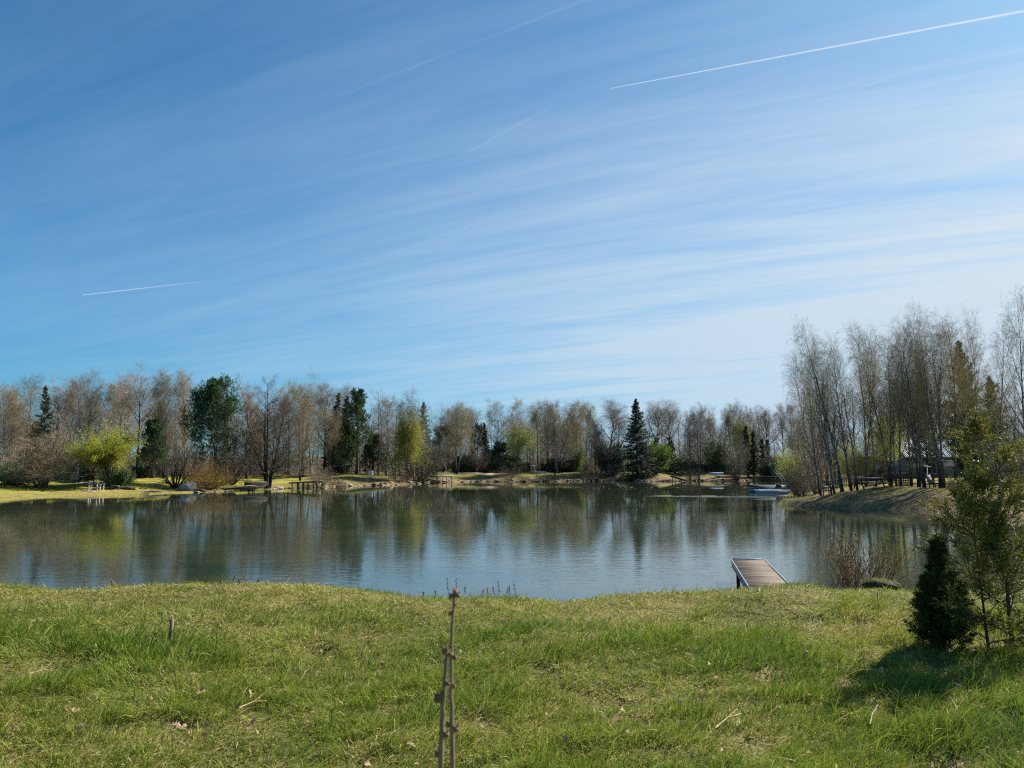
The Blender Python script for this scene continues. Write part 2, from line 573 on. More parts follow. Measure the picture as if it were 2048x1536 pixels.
M['red'] = simple('red', (0.30, 0.04, 0.03), 0.6, 0.2, 4)
M['hull'] = simple('hull', (0.42, 0.50, 0.55), 0.45, 0.12, 3)
M['raft_blue'] = simple('raft_blue', (0.24, 0.32, 0.47), 0.5, 0.2, 3)
M['cloth_white'] = simple('cloth_white', (0.70, 0.69, 0.66), 0.8, 0.08, 6)
M['shed_blue'] = simple('shed_blue', (0.15, 0.19, 0.24), 0.8, 0.2, 3, stretch=(8, 8, 1))
M['sand'] = simple('sand', (0.38, 0.31, 0.22), 0.95, 0.3, 2)

# ------------------------------------------------------------------ ground sheet and water
def lines(*segs):
    out = []
    for a, b, s in segs:
        out += list(np.arange(a, b, s))
    return np.array(sorted(set(np.round(out, 4))))


gx_ = lines((-9, 9, .13), (9, 22, .3), (-22, -9, .3), (22, 75, .8), (-110, -22, .8), (75, 130, 2.5), (-150, -110, 2.5))
gy_ = lines((-3, 2, .5), (2, 16.5, .13), (16.5, 70, .8), (70, 185, .7), (185, 260, 3))
ext = np.array([1.25 ** i for i in range(1, 17)])
gx_ = np.concatenate([-150 - (ext[::-1] - 1) * 60, gx_, 130 + (ext - 1) * 60])
gy_ = np.concatenate([-3 - (ext[::-1] - 1) * 40, gy_, 260 + (ext - 1) * 60])
GX, GY = np.meshgrid(gx_, gy_, indexing='ij')
gd = sdf(GX, GY)
GZ = ground(GX, GY, gd)
ni, nj = GX.shape
ii, jj = np.meshgrid(np.arange(ni - 1), np.arange(nj - 1), indexing='ij')
gq = np.stack([ii * nj + jj, (ii + 1) * nj + jj, (ii + 1) * nj + jj + 1, ii * nj + jj + 1], -1).reshape(-1, 4)
wn, wp, wl, wc = zones(GX.ravel(), GY.ravel())

m, nt, out = new_mat('ground')
c = nd(nt, 'ShaderNodeTexCoord')
P_ = c.outputs['Object']
A = {k: nd(nt, 'ShaderNodeAttribute', attribute_name=k).outputs['Fac'] for k in ('shore', 'wn', 'wp', 'wl')}
nb = noise(nt, P_, 0.16, 4, 0.6)
nm = noise(nt, P_, 0.7, 5, 0.65)
nf = noise(nt, P_, 5.0, 4, 0.7)
nxx = math_(nt, 'MULTIPLY_ADD', nb, 0.4, math_(nt, 'MULTIPLY_ADD', nm, 0.35, math_(nt, 'MULTIPLY', nf, 0.25)))
lawn_l = ramp(nt, nxx, [(0.34, (0.12, 0.138, 0.0192)), (0.48, (0.24, 0.228, 0.0336)), (0.58, (0.348, 0.288, 0.06)), (0.70, (0.22, 0.16, 0.06))])
lawn_c = ramp(nt, nxx, [(0.34, (0.075, 0.085, 0.022)), (0.50, (0.155, 0.155, 0.040)), (0.66, (0.23, 0.185, 0.085))])
lawn_p = ramp(nt, nxx, [(0.36, (0.075, 0.07, 0.020)), (0.50, (0.19, 0.155, 0.045)), (0.66, (0.29, 0.225, 0.10))])
near_c = ramp(nt, nxx, [(0.38, (0.045, 0.050, 0.014)), (0.52, (0.11, 0.105, 0.032)), (0.66, (0.22, 0.18, 0.07))])
litter = ramp(nt, nf, [(0.3, (0.055, 0.040, 0.025)), (0.55, (0.12, 0.088, 0.055)), (0.75, (0.20, 0.145, 0.09))])
shore_c = ramp(nt, math_(nt, 'MULTIPLY_ADD', nm, 0.5, math_(nt, 'MULTIPLY', nf, 0.5)), [(0.34, (0.045, 0.034, 0.022)), (0.50, (0.17, 0.12, 0.07)), (0.66, (0.30, 0.22, 0.13))])
col = mix(nt, A['wl'], lawn_c, lawn_l)
col = mix(nt, A['wp'], col, lawn_p)
wood_f = ramp(nt, math_(nt, 'MULTIPLY', math_(nt, 'MULTIPLY_ADD', nm, 14.0, A['shore']), 0.02), [(0.50, 0.0), (0.72, 1.0)])
col = mix(nt, wood_f, col, litter)
edge = ramp(nt, math_(nt, 'MULTIPLY', math_(nt, 'ADD', A['shore'], math_(nt, 'MULTIPLY_ADD', nm, -7.0, 1.6)), 0.13), [(0.0, 1.0), (0.22, 0.75), (0.5, 0.0)])
edge = math_(nt, 'MULTIPLY', edge, math_(nt, 'MULTIPLY_ADD', A['wl'], -0.55, 1.0))
col = mix(nt, edge, col, shore_c)
col = mix(nt, A['wn'], col, near_c)
bed = ramp(nt, math_(nt, 'MULTIPLY_ADD', A['shore'], -0.25, 0.0), [(0.0, 0.0), (0.3, 1.0)])
col = mix(nt, bed, col, (0.05, 0.042, 0.02))
b = nd(nt, 'ShaderNodeBsdfPrincipled', {'Base Color': col, 'Roughness': 0.95, 'Specular IOR Level': 0.1})
bp = nd(nt, 'ShaderNodeBump', {'Height': math_(nt, 'MULTIPLY_ADD', nf, 0.5, nm), 'Strength': 0.7, 'Distance': 0.25})
nt.links.new(bp.outputs[0], b.inputs['Normal'])
nt.links.new(b.outputs[0], out.inputs[0])
M['ground'] = m
me = make_mesh('ground', np.stack([GX, GY, GZ], -1).reshape(-1, 3), [gq], [m], None, True,
               {'shore': gd, 'wn': wn, 'wp': wp, 'wl': wl})
o = bpy.data.objects.new('ground', me)
COL.objects.link(o)
setting(o)
o['label'] = 'grassy banks and lawns round the lake'

# water: dark, clear, with small wind ripples that come and go
m, nt, out = new_mat('lake_water')
c = nd(nt, 'ShaderNodeTexCoord')
P_ = c.outputs['Object']
r1 = noise(nt, mapping(nt, P_, rot=(0, 0, 0.25), scale=(2.0, 3.6, 1)), 1.0, 3, 0.55, 0.6)
r2 = noise(nt, mapping(nt, P_, rot=(0, 0, -0.2), scale=(5.5, 8.5, 1)), 1.0, 2, 0.5, 0.3)
r3 = noise(nt, mapping(nt, P_, scale=(0.35, 0.5, 1)), 1.0, 2, 0.5)
patch = noise(nt, mapping(nt, P_, rot=(0, 0, 0.1), scale=(0.022, 0.055, 1)), 1.0, 3, 0.55, 0.8)
sp = nd(nt, 'ShaderNodeSeparateXYZ', {0: P_})
nearw = ramp(nt, math_(nt, 'MULTIPLY', sp.outputs[1], 0.01), [(0.14, 0.26), (0.24, 0.21), (0.40, 0.095), (0.62, 0.045), (1.4, 0.035)])
calm = math_(nt, 'MULTIPLY', nearw, ramp(nt, patch, [(0.34, 0.15), (0.60, 1.0)]))
# a breeze line across the calm far water
bx = math_(nt, 'ADD', sp.outputs[1], math_(nt, 'MULTIPLY_ADD', noise(nt, P_, 0.09, 2), 3.0, math_(nt, 'MULTIPLY', sp.outputs[0], 0.10)))
line = math_(nt, 'SUBTRACT', 1.0, math_(nt, 'MULTIPLY', math_(nt, 'ABSOLUTE', math_(nt, 'SUBTRACT', bx, 77.0)), 0.45), clamp=True)
along = ramp(nt, math_(nt, 'MULTIPLY', sp.outputs[0], 0.02), [(0.24, 0.0), (0.32, 1.0), (0.46, 1.0), (0.50, 0.0)])
line = math_(nt, 'MULTIPLY', line, along)
calm = math_(nt, 'ADD', calm, math_(nt, 'MULTIPLY', line, 2.6))
h = math_(nt, 'ADD', math_(nt, 'MULTIPLY', r1, 1.0), math_(nt, 'MULTIPLY', r2, 0.35))
h = math_(nt, 'MULTIPLY', h, calm)
h = math_(nt, 'ADD', h, math_(nt, 'MULTIPLY', math_(nt, 'MULTIPLY', r3, calm), 0.8))
bp = nd(nt, 'ShaderNodeBump', {'Height': h, 'Strength': 1.0, 'Distance': 0.028})
wcol = ramp(nt, noise(nt, mapping(nt, P_, scale=(0.10, 0.2, 1)), 1.0, 3), [(0.35, (0.018, 0.032, 0.022)), (0.65, (0.042, 0.046, 0.022))])
b = nd(nt, 'ShaderNodeBsdfPrincipled', {'Base Color': wcol, 'Roughness': 0.02, 'IOR': 1.6, 'Specular IOR Level': 0.5})
nt.links.new(bp.outputs[0], b.inputs['Normal'])
nt.links.new(b.outputs[0], out.inputs[0])
g = Geo()
g.add([[-100, 10, 0], [90, 10, 0], [90, 165, 0], [-100, 165, 0]], q=[[0, 1, 2, 3]])
o = setting(g.obj('lake_water', m))
o['label'] = 'dark rippled lake mirroring the wooded shore'

# ------------------------------------------------------------------ growing trees
def kids(rng, P, R, n, t0, t1, ang, L, S=4, up=0.0, droop=0.0, wander=0.08, rf=0.6, rtip=0.004, sd=0.12, rmax=9.0, flat=0.0):
    N, Sp, _ = P.shape
    t = t0 + (t1 - t0) * ((np.arange(n)[None] + rng.random((N, n))) / n)
    ft = np.clip(t * (Sp - 1), 0, Sp - 1.001)
    i = ft.astype(int)
    fr = (ft - i)[..., None]
    ar = np.arange(N)[:, None]
    A_, B_ = P[ar, i], P[ar, i + 1]
    pos = A_ + (B_ - A_) * fr
    tan = norm(B_ - A_)
    r_at = R[ar, i] + (R[ar, i + 1] - R[ar, i]) * fr[..., 0]
    plen = np.linalg.norm(np.diff(P, axis=1), axis=2).sum(1)[:, None]
    ref = norm(rng.normal(size=(N, 1, 3)) + np.array([0, 0, 1e-3]))
    e1 = norm(np.cross(tan, ref))
    e2 = np.cross(tan, e1)
    az = np.arange(n)[None] * 2.4 + rng.random((N, 1)) * 6.28 + rng.normal(0, 0.5, (N, n))
    perp = np.cos(az)[..., None] * e1 + np.sin(az)[..., None] * e2
    if flat:
        perp = norm(perp * np.array([1, 1, 1 - flat]))
    a = rng.normal(ang, sd, (N, n))[..., None] if not callable(ang) else (ang(t) + rng.normal(0, sd, (N, n)))[..., None]
    d = norm(np.cos(a) * tan + np.sin(a) * perp)
    LL = L(t, plen) * rng.uniform(0.75, 1.25, (N, n))
    pos, d, LL, r_at = pos.reshape(-1, 3), d.reshape(-1, 3), LL.reshape(-1), r_at.reshape(-1)
    K = len(pos)
    Q = np.empty((K, S, 3))
    Q[:, 0] = pos
    seg = (LL / (S - 1))[:, None]
    z = np.array([0, 0, 1.0])
    for s in range(1, S):
        pos = pos + d * seg
        Q[:, s] = pos
        k = s / (S - 1)
        d = norm(d + z * (up - droop * k) + rng.normal(0, wander, (K, 3)))
    r0 = np.minimum(np.maximum(r_at * rf, rtip * 1.3), rmax)
    RR = r0[:, None] + (np.minimum(rtip, r0)[:, None] - r0[:, None]) * (np.arange(S) / (S - 1))[None] ** 0.8
    return Q, RR


def stem(rng, base, d, length, r, S=10, wander=0.03, up=0.03, rtip=0.01, power=0.9):
    p, d = np.array(base, float), norm(np.array(d, float))
    pts = [p]
    for _ in range(S - 1):
        p = p + d * length / (S - 1)
        pts.append(p)
        d = norm(d + np.array([0, 0, up]) + rng.normal(0, wander, 3))
    k = np.arange(S) / (S - 1)
    R = r + (rtip - r) * k ** power
    R = R * (1 + 0.45 * np.exp(-k * S * 1.1))
    return np.array(pts)[None], R[None]


def stems(rng, n, spread, length, r, S=9, wander=0.04, up=0.04, base_r=0.25, rtip=0.01):
    Ps, Rs = [], []
    for i in range(n):
        a = i * 2.4 + rng.uniform(-.5, .5)
        tilt = spread * math.sqrt(rng.uniform(0.01, 1.0))
        b = [base_r * math.cos(a) * rng.random(), base_r * math.sin(a) * rng.random(), -0.1]
        p, q = stem(rng, b, [math.cos(a) * math.sin(tilt), math.sin(a) * math.sin(tilt), math.cos(tilt)], length * rng.uniform(.7, 1.05), r * rng.uniform(.7, 1.1), S, wander, up, rtip)
        Ps.append(p)
        Rs.append(q)
    return np.concatenate(Ps), np.concatenate(Rs)


def quads(rng, c, size, aspect=0.6, dirs=None, hang=0.0):
    """one leaf-shaped quad (a diamond) at each centre"""
    N = len(c)
    d = norm(rng.normal(size=(N, 3)) - np.array([0, 0, hang])) if dirs is None else norm(dirs)
    s = norm(np.cross(d, rng.normal(size=(N, 3))))
    L = (size * rng.uniform(0.6, 1.3, N))[:, None]
    v = np.stack([c, c + d * L * 0.5 + s * L * aspect * 0.5, c + d * L, c + d * L * 0.5 - s * L * aspect * 0.5], 1)
    return v.reshape(-1, 3), np.arange(N * 4).reshape(-1, 4)


def along_pts(rng, P, n, t0=0.2, t1=1.0, jit=0.02):
    N, S, _ = P.shape
    t = rng.uniform(t0, t1, (N, n))
    ft = np.clip(t * (S - 1), 0, S - 1.001)
    i = ft.astype(int)
    fr = (ft - i)[..., None]
    ar = np.arange(N)[:, None]
    p = P[ar, i] + (P[ar, i + 1] - P[ar, i]) * fr
    return (p + rng.normal(0, jit, p.shape)).reshape(-1, 3)


PROTO = {}


def proto(key, trunk, twigs, leaves, tm, cm, lm=None):
    """trunk/twigs: lists of (P,R,sides); leaves: list of (verts, quads)"""
    gt, gc = Geo(), Geo()
    for P, R, k in trunk:
        v, q, rr = tubes(P, R, k)
        gt.add(v, q=q, rad=rr)
    for P, R, k in twigs:
        v, q, rr = tubes(P, R, k)
        gc.add(v, q=q, rad=rr)
    for v, q in leaves:
        gc.add(v, q=q, m=1 if lm else 0)
    mt = gt.mesh(key + '_trunk', [M[tm]], True, True)
    mc = gc.mesh(key + '_crown', [M[cm]] + ([M[lm]] if lm else []), False, False)
    allv = np.concatenate(gt.v + gc.v)
    rad = np.hypot(allv[:, 0], allv[:, 1])
    PROTO[key] = dict(trunk=mt, crown=mc, h=float(np.percentile(allv[:, 2], 99.8)), r=float(np.percentile(rad, 95)))


def oak(key, seed, tm='bark_dark', cm='twig_grey', h=16.0, clear=0.30, n1=9, wide=0.85, leaf=None, leaf_n=2, ivy=False, dens=1.0):
    rng = np.random.default_rng(seed)
    T = stem(rng, (0, 0, -0.2), (rng.uniform(-.05, .05), rng.uniform(-.05, .05), 1), h * 0.86, 0.26, 10, 0.035, 0.04, 0.03)
    A = kids(rng, *T, n1, clear, 0.92, lambda t: wide * (1.15 - 0.6 * t), lambda t, p: h * 0.47 * (1.12 - 0.72 * t), 7, up=0.06, wander=0.10, rf=0.72, rtip=0.03)
    A2 = kids(rng, *T, 5, 0.75, 1.0, 0.45, lambda t, p: h * 0.22, 6, up=0.05, wander=0.1, rf=0.7, rtip=0.012)
    B = kids(rng, *A, 10, 0.18, 1.0, 0.72, lambda t, p: p * 0.46 * (1.15 - 0.6 * t), 6, up=0.05, wander=0.13, rf=0.62, rtip=0.013)
    B2 = kids(rng, *A2, 7, 0.2, 1.0, 0.65, lambda t, p: p * 0.5, 5, up=0.05, wander=0.13, rf=0.6, rtip=0.008)
    B = (np.concatenate([B[0], kids(rng, B2[0], B2[1], 1, .1, .9, .5, lambda t, p: p * .6, 6, rtip=.008)[0]]), np.concatenate([B[1], np.full((len(B2[0]), 6), 0.008)]))
    Cc = kids(rng, *B, max(3, int(7 * dens)), 0.15, 1.0, 0.75, lambda t, p: p * 0.50 * (1.1 - 0.5 * t) + 0.25, 5, up=0.03, wander=0.16, rf=0.6, rtip=0.005)
    Cb = kids(rng, *B2, 6, 0.1, 1.0, 0.7, lambda t, p: p * 0.5 + 0.2, 5, up=0.04, wander=0.15, rf=0.6, rtip=0.005)
    Cc = (np.concatenate([Cc[0], Cb[0]]), np.concatenate([Cc[1], Cb[1]]))
    D = kids(rng, *Cc, max(4, int(8 * dens)), 0.1, 1.0, 0.75, lambda t, p: 0.35 + 0.40 * p, 3, up=0.04, wander=0.2, rf=0.8, rtip=0.0042)
    lv, lm = [], None
    if leaf:
        pts = along_pts(rng, D[0], leaf_n, 0.2, 1.0, 0.05)
        lv.append(quads(rng, pts, 0.09, 0.7))
        lm = leaf
    if ivy:
        z = rng.uniform(0.3, h * 0.52, 5200)
        ang = rng.uniform(0, 6.28, 5200)
        i = np.clip((z / (h * 0.86) * 9).astype(int), 0, 8)
        ctr = T[0][0][i]
        rr = (0.26 * (1 - z / h) + rng.gamma(2.0, 0.12, 5200)) * (1 + 0.4 * np.sin(z * 2.3))
        pts = np.stack([ctr[:, 0] + rr * np.cos(ang), ctr[:, 1] + rr * np.sin(ang), z], 1)
        lv.append(quads(rng, pts, 0.17, 0.8))
        lm = 'leaf_dark'
    proto(key, [(*T, 8), (*A, 6), (*A2, 5)], [(B[0], B[1], 4), (B2[0], B2[1], 4), (Cc[0], Cc[1], 3), (D[0], D[1], 2)], lv, tm, cm, lm)


def poplar(key, seed, tm='bark_dark', cm='twig_grey', h=16.0, leaf=None, leaf_n=1):
    """upright alder or ash: a straight leader with steep limbs"""
    rng = np.random.default_rng(seed)
    T = stem(rng, (0, 0, -0.2), (rng.uniform(-.03, .03), rng.uniform(-.03, .03), 1), h, 0.19, 12, 0.02, 0.05, 0.012)
    A = kids(rng, *T, 30, 0.22, 0.98, lambda t: 0.88 - 0.35 * t, lambda t, p: h * (0.33 - 0.26 * t) + 0.5, 6, up=0.08, wander=0.09, rf=0.6, rtip=0.016)
    B = kids(rng, *A, 9, 0.2, 1.0, 0.70, lambda t, p: p * 0.40, 5, up=0.05, wander=0.14, rf=0.6, rtip=0.006)
    Cc = kids(rng, *B, 6, 0.15, 1.0, 0.7, lambda t, p: p * 0.42 + 0.25, 4, up=0.03, wander=0.16, rf=0.6, rtip=0.004)
    D = kids(rng, *Cc, 6, 0.1, 1.0, 0.7, lambda t, p: 0.28 + 0.3 * p, 3, up=0.03, wander=0.2, rf=0.8, rtip=0.0043)
    lv = []
    if leaf:
        lv.append(quads(rng, along_pts(rng, D[0], leaf_n, 0.2, 1.0, 0.04), 0.08, 0.6))
    proto(key, [(*T, 8), (*A, 5)], [(B[0], B[1], 3), (Cc[0], Cc[1], 3), (D[0], D[1], 2)], lv, tm, cm, leaf)


def birch(key, seed, h=15.0, lean=0.05, curve=0.03, clear=0.22, cm='twig_tan', leaf=None, leaf_n=1, lsize=0.06, weep=0.20, fork=0, low_leaf=1.0, dens=1.0, r=0.19, spread=1.0):
    rng = np.random.default_rng(seed)
    a = rng.uniform(0, 6.28)
    T = stem(rng, (0, 0, -0.25), (lean * math.cos(a), lean * math.sin(a), 1), h, r, 14, curve, 0.035, 0.012, 0.85)
    Ts = [T]
    for f in range(fork):
        b = a + 2.1 + f * 2.0
        Ts.append(stem(rng, (0.18 * math.cos(b), 0.18 * math.sin(b), -0.2), (0.16 * math.cos(b), 0.16 * math.sin(b), 1), h * rng.uniform(.75, .97), r * 0.8, 14, curve, 0.04, 0.012))
    P = np.concatenate([t[0] for t in Ts])
    R = np.concatenate([t[1] for t in Ts])
    n1 = 27 if fork < 2 else 18
    A = kids(rng, P, R, n1, clear, 0.98, lambda t: 0.75 - 0.25 * t, lambda t, p: spread * (h * (0.30 - 0.21 * t) + 0.6), 7, up=0.085, droop=0.12, wander=0.08, rf=0.48, rtip=0.012)
    B = kids(rng, *A, int(8 * dens), 0.2, 1.0, 0.62, lambda t, p: p * 0.42 + 0.15, 6, up=0.05, droop=weep, wander=0.09, rf=0.5, rtip=0.005)
    Cc = kids(rng, *B, int(7 * dens), 0.15, 1.0, 0.55, lambda t, p: p * 0.45 + 0.38, 5, up=-0.05, droop=weep * 1.8, wander=0.09, rf=0.7, rtip=0.005)
    D = kids(rng, *Cc, 4, 0.15, 1.0, 0.6, lambda t, p: 0.32 + 0.2 * p, 3, up=-0.12, droop=weep, wander=0.12, rf=0.8, rtip=0.0042)
    lv = []
    if leaf:
        pts = np.concatenate([along_pts(rng, D[0], leaf_n, 0.1, 1.0, 0.03), along_pts(rng, Cc[0], leaf_n, 0.2, 1.0, 0.03)])
        if low_leaf < 1.0:
            pts = pts[pts[:, 2] < h * low_leaf + rng.normal(0, h * 0.12, len(pts))]
        lv.append(quads(rng, pts, lsize, 0.55, hang=0.8))
    proto(key, [(P, R, 8), (*A, 5)], [(B[0], B[1], 3), (Cc[0], Cc[1], 2), (D[0], D[1], 2)], lv, 'bark_birch', cm, leaf)


def spruce(key, seed, h=14.0, w=0.20, n1=120, lm='needle_spruce', low=0.05, ragged=0.2, droop=0.10, up_tip=0.05, power=0.8, tm='bark_dark', fat=0.045, ang0=1.75, ang1=0.95, brown=None):
    rng = np.random.default_rng(seed)
    T = stem(rng, (0, 0, -0.2), (0, 0, 1), h, 0.20, 10, 0.01, 0.05, 0.012)
    A = kids(rng, *T, n1, low, 0.99, lambda t: ang0 + (ang1 - ang0) * t, lambda t, p: (h * w * (1.0 - t) ** power + 0.05) * rng.uniform(1 - ragged, 1 + ragged, t.shape), 6, up=-droop * 0.6, droop=-up_tip - droop, wander=0.06, rf=0.25, rtip=0.006, rmax=0.05)
    B = kids(rng, *A, 13, 0.12, 1.0, 0.85, lambda t, p: p * 0.33 * (1.15 - 0.8 * t) + 0.03, 4, up=-0.05, droop=0.10, wander=0.12, rf=0.5, rtip=0.006, flat=0.6)
    Cc = kids(rng, *B, 5, 0.1, 1.0, 0.75, lambda t, p: p * 0.42 + 0.05, 3, up=-0.06, droop=0.08, wander=0.12, rf=1.0, rtip=0.01)
    RB = np.full(B[1].shape, fat) * np.linspace(1.0, 0.35, B[1].shape[1])[None]
    RC = np.full(Cc[1].shape, fat) * np.linspace(0.9, 0.25, Cc[1].shape[1])[None]
    RA = np.maximum(A[1], 0.0)
    lv = []
    for (P, R, k) in ((B[0], RB, 3), (Cc[0], RC, 2)):
        v, q, _ = tubes(P, R, k)
        lv.append((v, q))
    pts = along_pts(rng, Cc[0], 2, 0.0, 1.0, 0.02)
    lv.append(quads(rng, pts, 0.13, 0.28))
    proto(key, [(*T, 8)], [(A[0], RA, 4)], lv, tm, 'twig_dark', lm)


def pine(key, seed, h=13.0, w=0.28, clear=0.3, n1=36, ball=False, lm='needle_pine', dens=1.0, fork=False, nl=0.22):
    rng = np.random.default_rng(seed)
    T = stem(rng, (0, 0, -0.2), (0.03, 0.02, 1), h, 0.24, 10, 0.03, 0.04, 0.03)
    P, R = T
    if fork:
        T2 = stem(rng, T[0][0][3], (0.35, 0.1, 1), h * 0.58, 0.14, 10, 0.03, 0.08, 0.03)
        P, R = np.concatenate([P, T2[0]]), np.concatenate([R, T2[1]])
    prof = (lambda t, p: h * w * np.sqrt(np.clip(1.02 - ((t - clear) / (1 - clear)) ** 2, 0.05, 1)) * 0.95 + 0.2) if ball else (lambda t, p: h * w * (1.03 - t) ** 0.65 + 0.25)
    A = kids(rng, P, R, n1, clear, 0.99, lambda t: 1.45 - 0.55 * t, prof, 7, up=0.06, wander=0.11, rf=0.4, rtip=0.012, rmax=0.09)
    B = kids(rng, *A, 9, 0.25, 1.0, 0.75, lambda t, p: p * 0.32 + 0.15, 5, up=0.08, wander=0.13, rf=0.5, rtip=0.008)
    Cc = kids(rng, *B, int(5 * dens), 0.25, 1.0, 0.7, lambda t, p: p * 0.4 + 0.12, 4, up=0.10, wander=0.12, rf=0.6, rtip=0.006)
    pts, dirs = [], []
    k = int(9 * dens)
    tip = Cc[0][:, -1]
    td = norm(Cc[0][:, -1] - Cc[0][:, -2])
    for s in (0.55, 0.8, 1.0):
        i = min(int(s * 3), 2)
        base = Cc[0][:, i] + (Cc[0][:, i + 1] - Cc[0][:, i]) * (s * 3 - i)
        pts.append(np.repeat(base, k, 0))
        dirs.append(np.repeat(td, k, 0) * 0.7 + rng.normal(0, 0.65, (len(tip) * k, 3)) + np.array([0, 0, 0.15]))
    lv = [quads(rng, np.concatenate(pts), nl, 0.20, np.concatenate(dirs))]
    proto(key, [(P, R, 8), (*A, 5)], [(B[0], B[1], 3), (Cc[0], Cc[1], 2)], lv, 'bark_pine', 'twig_dark', lm)


def willow(key, seed, h=7.0, tm='bark_dark', leaf='leaf_willow', weep=0.12, n0=22):
    rng = np.random.default_rng(seed)
    T = stem(rng, (0, 0, -0.2), (0.04, 0, 1), h * 0.45, 0.34, 8, 0.03, 0.03, 0.26)
    A = kids(rng, *T, n0, 0.72, 1.0, lambda t: 1.15 - 0.35 * t, lambda t, p: h * 0.56, 7, up=0.04, droop=0.06, wander=0.10, rf=0.30, rtip=0.02)
    B = kids(rng, *A, 12, 0.15, 1.0, 0.65, lambda t, p: p * 0.42, 6, up=0.06, droop=weep, wander=0.12, rf=0.5, rtip=0.008)
    Cc = kids(rng, *B, 8, 0.1, 1.0, 0.6, lambda t, p: p * 0.40 + 0.25, 5, up=0.0, droop=weep * 1.3, wander=0.13, rf=0.6, rtip=0.005)
    lv = [quads(rng, along_pts(rng, Cc[0], 15, 0.05, 1.0, 0.07), 0.17, 0.42, hang=0.3)]
    proto(key, [(*T, 9), (*A, 5)], [(B[0], B[1], 3), (Cc[0], Cc[1], 2)], lv, tm, 'twig_tan', leaf)


def bush(key, seed, h=3.0, n=22, spread=0.9, cm='twig_tan', leaf=None, leaf_n=2, lsize=0.07, r=0.03, up=0.02, tm='bark_dark', dens=1.0, droop=0.05, hang=0.0, base_r=0.5, side=0.6):
    rng = np.random.default_rng(seed)
    P, R = stems(rng, n, spread, h * 1.05, r, 8, 0.07, up, base_r, 0.006)
    A = kids(rng, P, R, int(9 * dens), 0.15, 1.0, side, lambda t, p: p * 0.38 * (1.2 - 0.6 * t), 5, up=0.05, droop=droop, wander=0.13, rf=0.6, rtip=0.005)
    B = kids(rng, *A, int(7 * dens), 0.1, 1.0, 0.65, lambda t, p: p * 0.45 + 0.12, 4, up=0.03, droop=droop, wander=0.15, rf=0.8, rtip=0.0055)
    lv = []
    if leaf:
        lv.append(quads(rng, np.concatenate([along_pts(rng, B[0], leaf_n, 0.1, 1.0, 0.04), along_pts(rng, A[0], leaf_n, 0.3, 1.0, 0.04)]), lsize, 0.55, hang=hang))
    proto(key, [(P, R, 5)], [(A[0], A[1], 3), (B[0], B[1], 2)], lv, tm, cm, leaf)


def fan_alder(key, seed, h=12.0, n=6, cm='twig_dark', spread=0.30, low=0.10):
    """several dark stems from one stool, with long level side branches"""
    rng = np.random.default_rng(seed)
    P, R = stems(rng, n, spread, h, 0.15, 11, 0.03, 0.05, 0.5, 0.012)
    A = kids(rng, P, R, 34, low, 0.99, lambda t: 1.20 - 0.45 * t, lambda t, p: h * (0.36 - 0.28 * t), 7, up=0.07, wander=0.07, rf=0.35, rtip=0.009, rmax=0.05)
    B = kids(rng, *A, 8, 0.15, 1.0, 0.6, lambda t, p: p * 0.40, 5, up=0.05, wander=0.11, rf=0.5, rtip=0.005)
    Cc = kids(rng, *B, 5, 0.1, 1.0, 0.6, lambda t, p: p * 0.45 + 0.14, 4, up=0.04, wander=0.13, rf=0.8, rtip=0.0055)
    proto(key, [(P, R, 8)], [(A[0], A[1], 4), (B[0], B[1], 3), (Cc[0], Cc[1], 2)], [], 'bark_dark', cm)


for i in range(4):
    oak('oak%d' % i, 10 + i, cm=['twig_grey', 'twig_plum', 'twig_grey', 'twig_tan'][i], wide=[.9, .78, 1.0, .85][i], clear=[.28, .36, .25, .32][i])
oak('oakolive', 31, cm='twig_tan', leaf='leaf_olive', leaf_n=1)
oak('oakivy', 33, ivy=True, clear=.40, dens=0.85)
for i in range(3):
    poplar('poplar%d' % i, 40 + i, cm=['twig_grey', 'twig_plum', 'twig_grey'][i])
for i in range(3):
    birch('birch%d' % i, 50 + i, leaf='leaf_olive', leaf_n=1, lsize=0.06, cm='twig_tan', fork=[0, 1, 2][i], lean=.05)
for i in range(4):
    birch('grove%d' % i, 150 + i, h=15.5, leaf='leaf_olive', leaf_n=2, lsize=0.075, low_leaf=.82, cm='twig_tan', fork=[0, 1, 1, 0][i], lean=[.08, .04, .05, .10][i], clear=[.20, .28, .20, .32][i], dens=[.85, .78, .72, .8][i], weep=.24, curve=.05, r=[.27, .25, .24, .21][i], spread=[1.25, 1.1, 1.3, 1.15][i])
birch('birchrust', 55, leaf='leaf_rust', leaf_n=2, lsize=0.075, fork=1)
birch('birchlime', 57, leaf='leaf_lime', leaf_n=7, lsize=0.12, fork=2, weep=0.22, clear=0.12, low_leaf=0.68, cm='twig_plum', dens=1.2)
birch('birchlime2', 58, leaf='leaf_lime', leaf_n=6, lsize=0.12, fork=1, weep=0.2, clear=0.2, low_leaf=0.72, cm='twig_plum', spread=1.25)
spruce('spruce0', 60, w=0.23, n1=210, ragged=.25, low=.02)
spruce('spruce1', 61, w=0.25, n1=120, lm='needle_pine', ragged=.35, low=.2, ang0=1.55, ang1=.8)
spruce('spruceslim', 62, w=0.10, n1=120)
spruce('sprucebrown', 63, w=0.20, n1=110, lm='needle_brown', ragged=.3)
spruce('ivycolumn', 64, w=0.09, n1=110, power=0.35, lm='leaf_dark', ang0=1.2, ang1=.5, ragged=.4)
pine('pinebig', 70, h=14, w=0.30, clear=.24, n1=44, ball=True, fork=True, dens=1.2)
pine('pinetall', 71, h=14, w=0.24, clear=.30, n1=42)
pine('pinesmall', 72, h=7, w=0.30, clear=.18, n1=34, nl=.2)
pine('pinedome', 73, h=10, w=0.36, clear=.25, n1=34, ball=True, lm='needle_spruce')
willow('willow', 80)
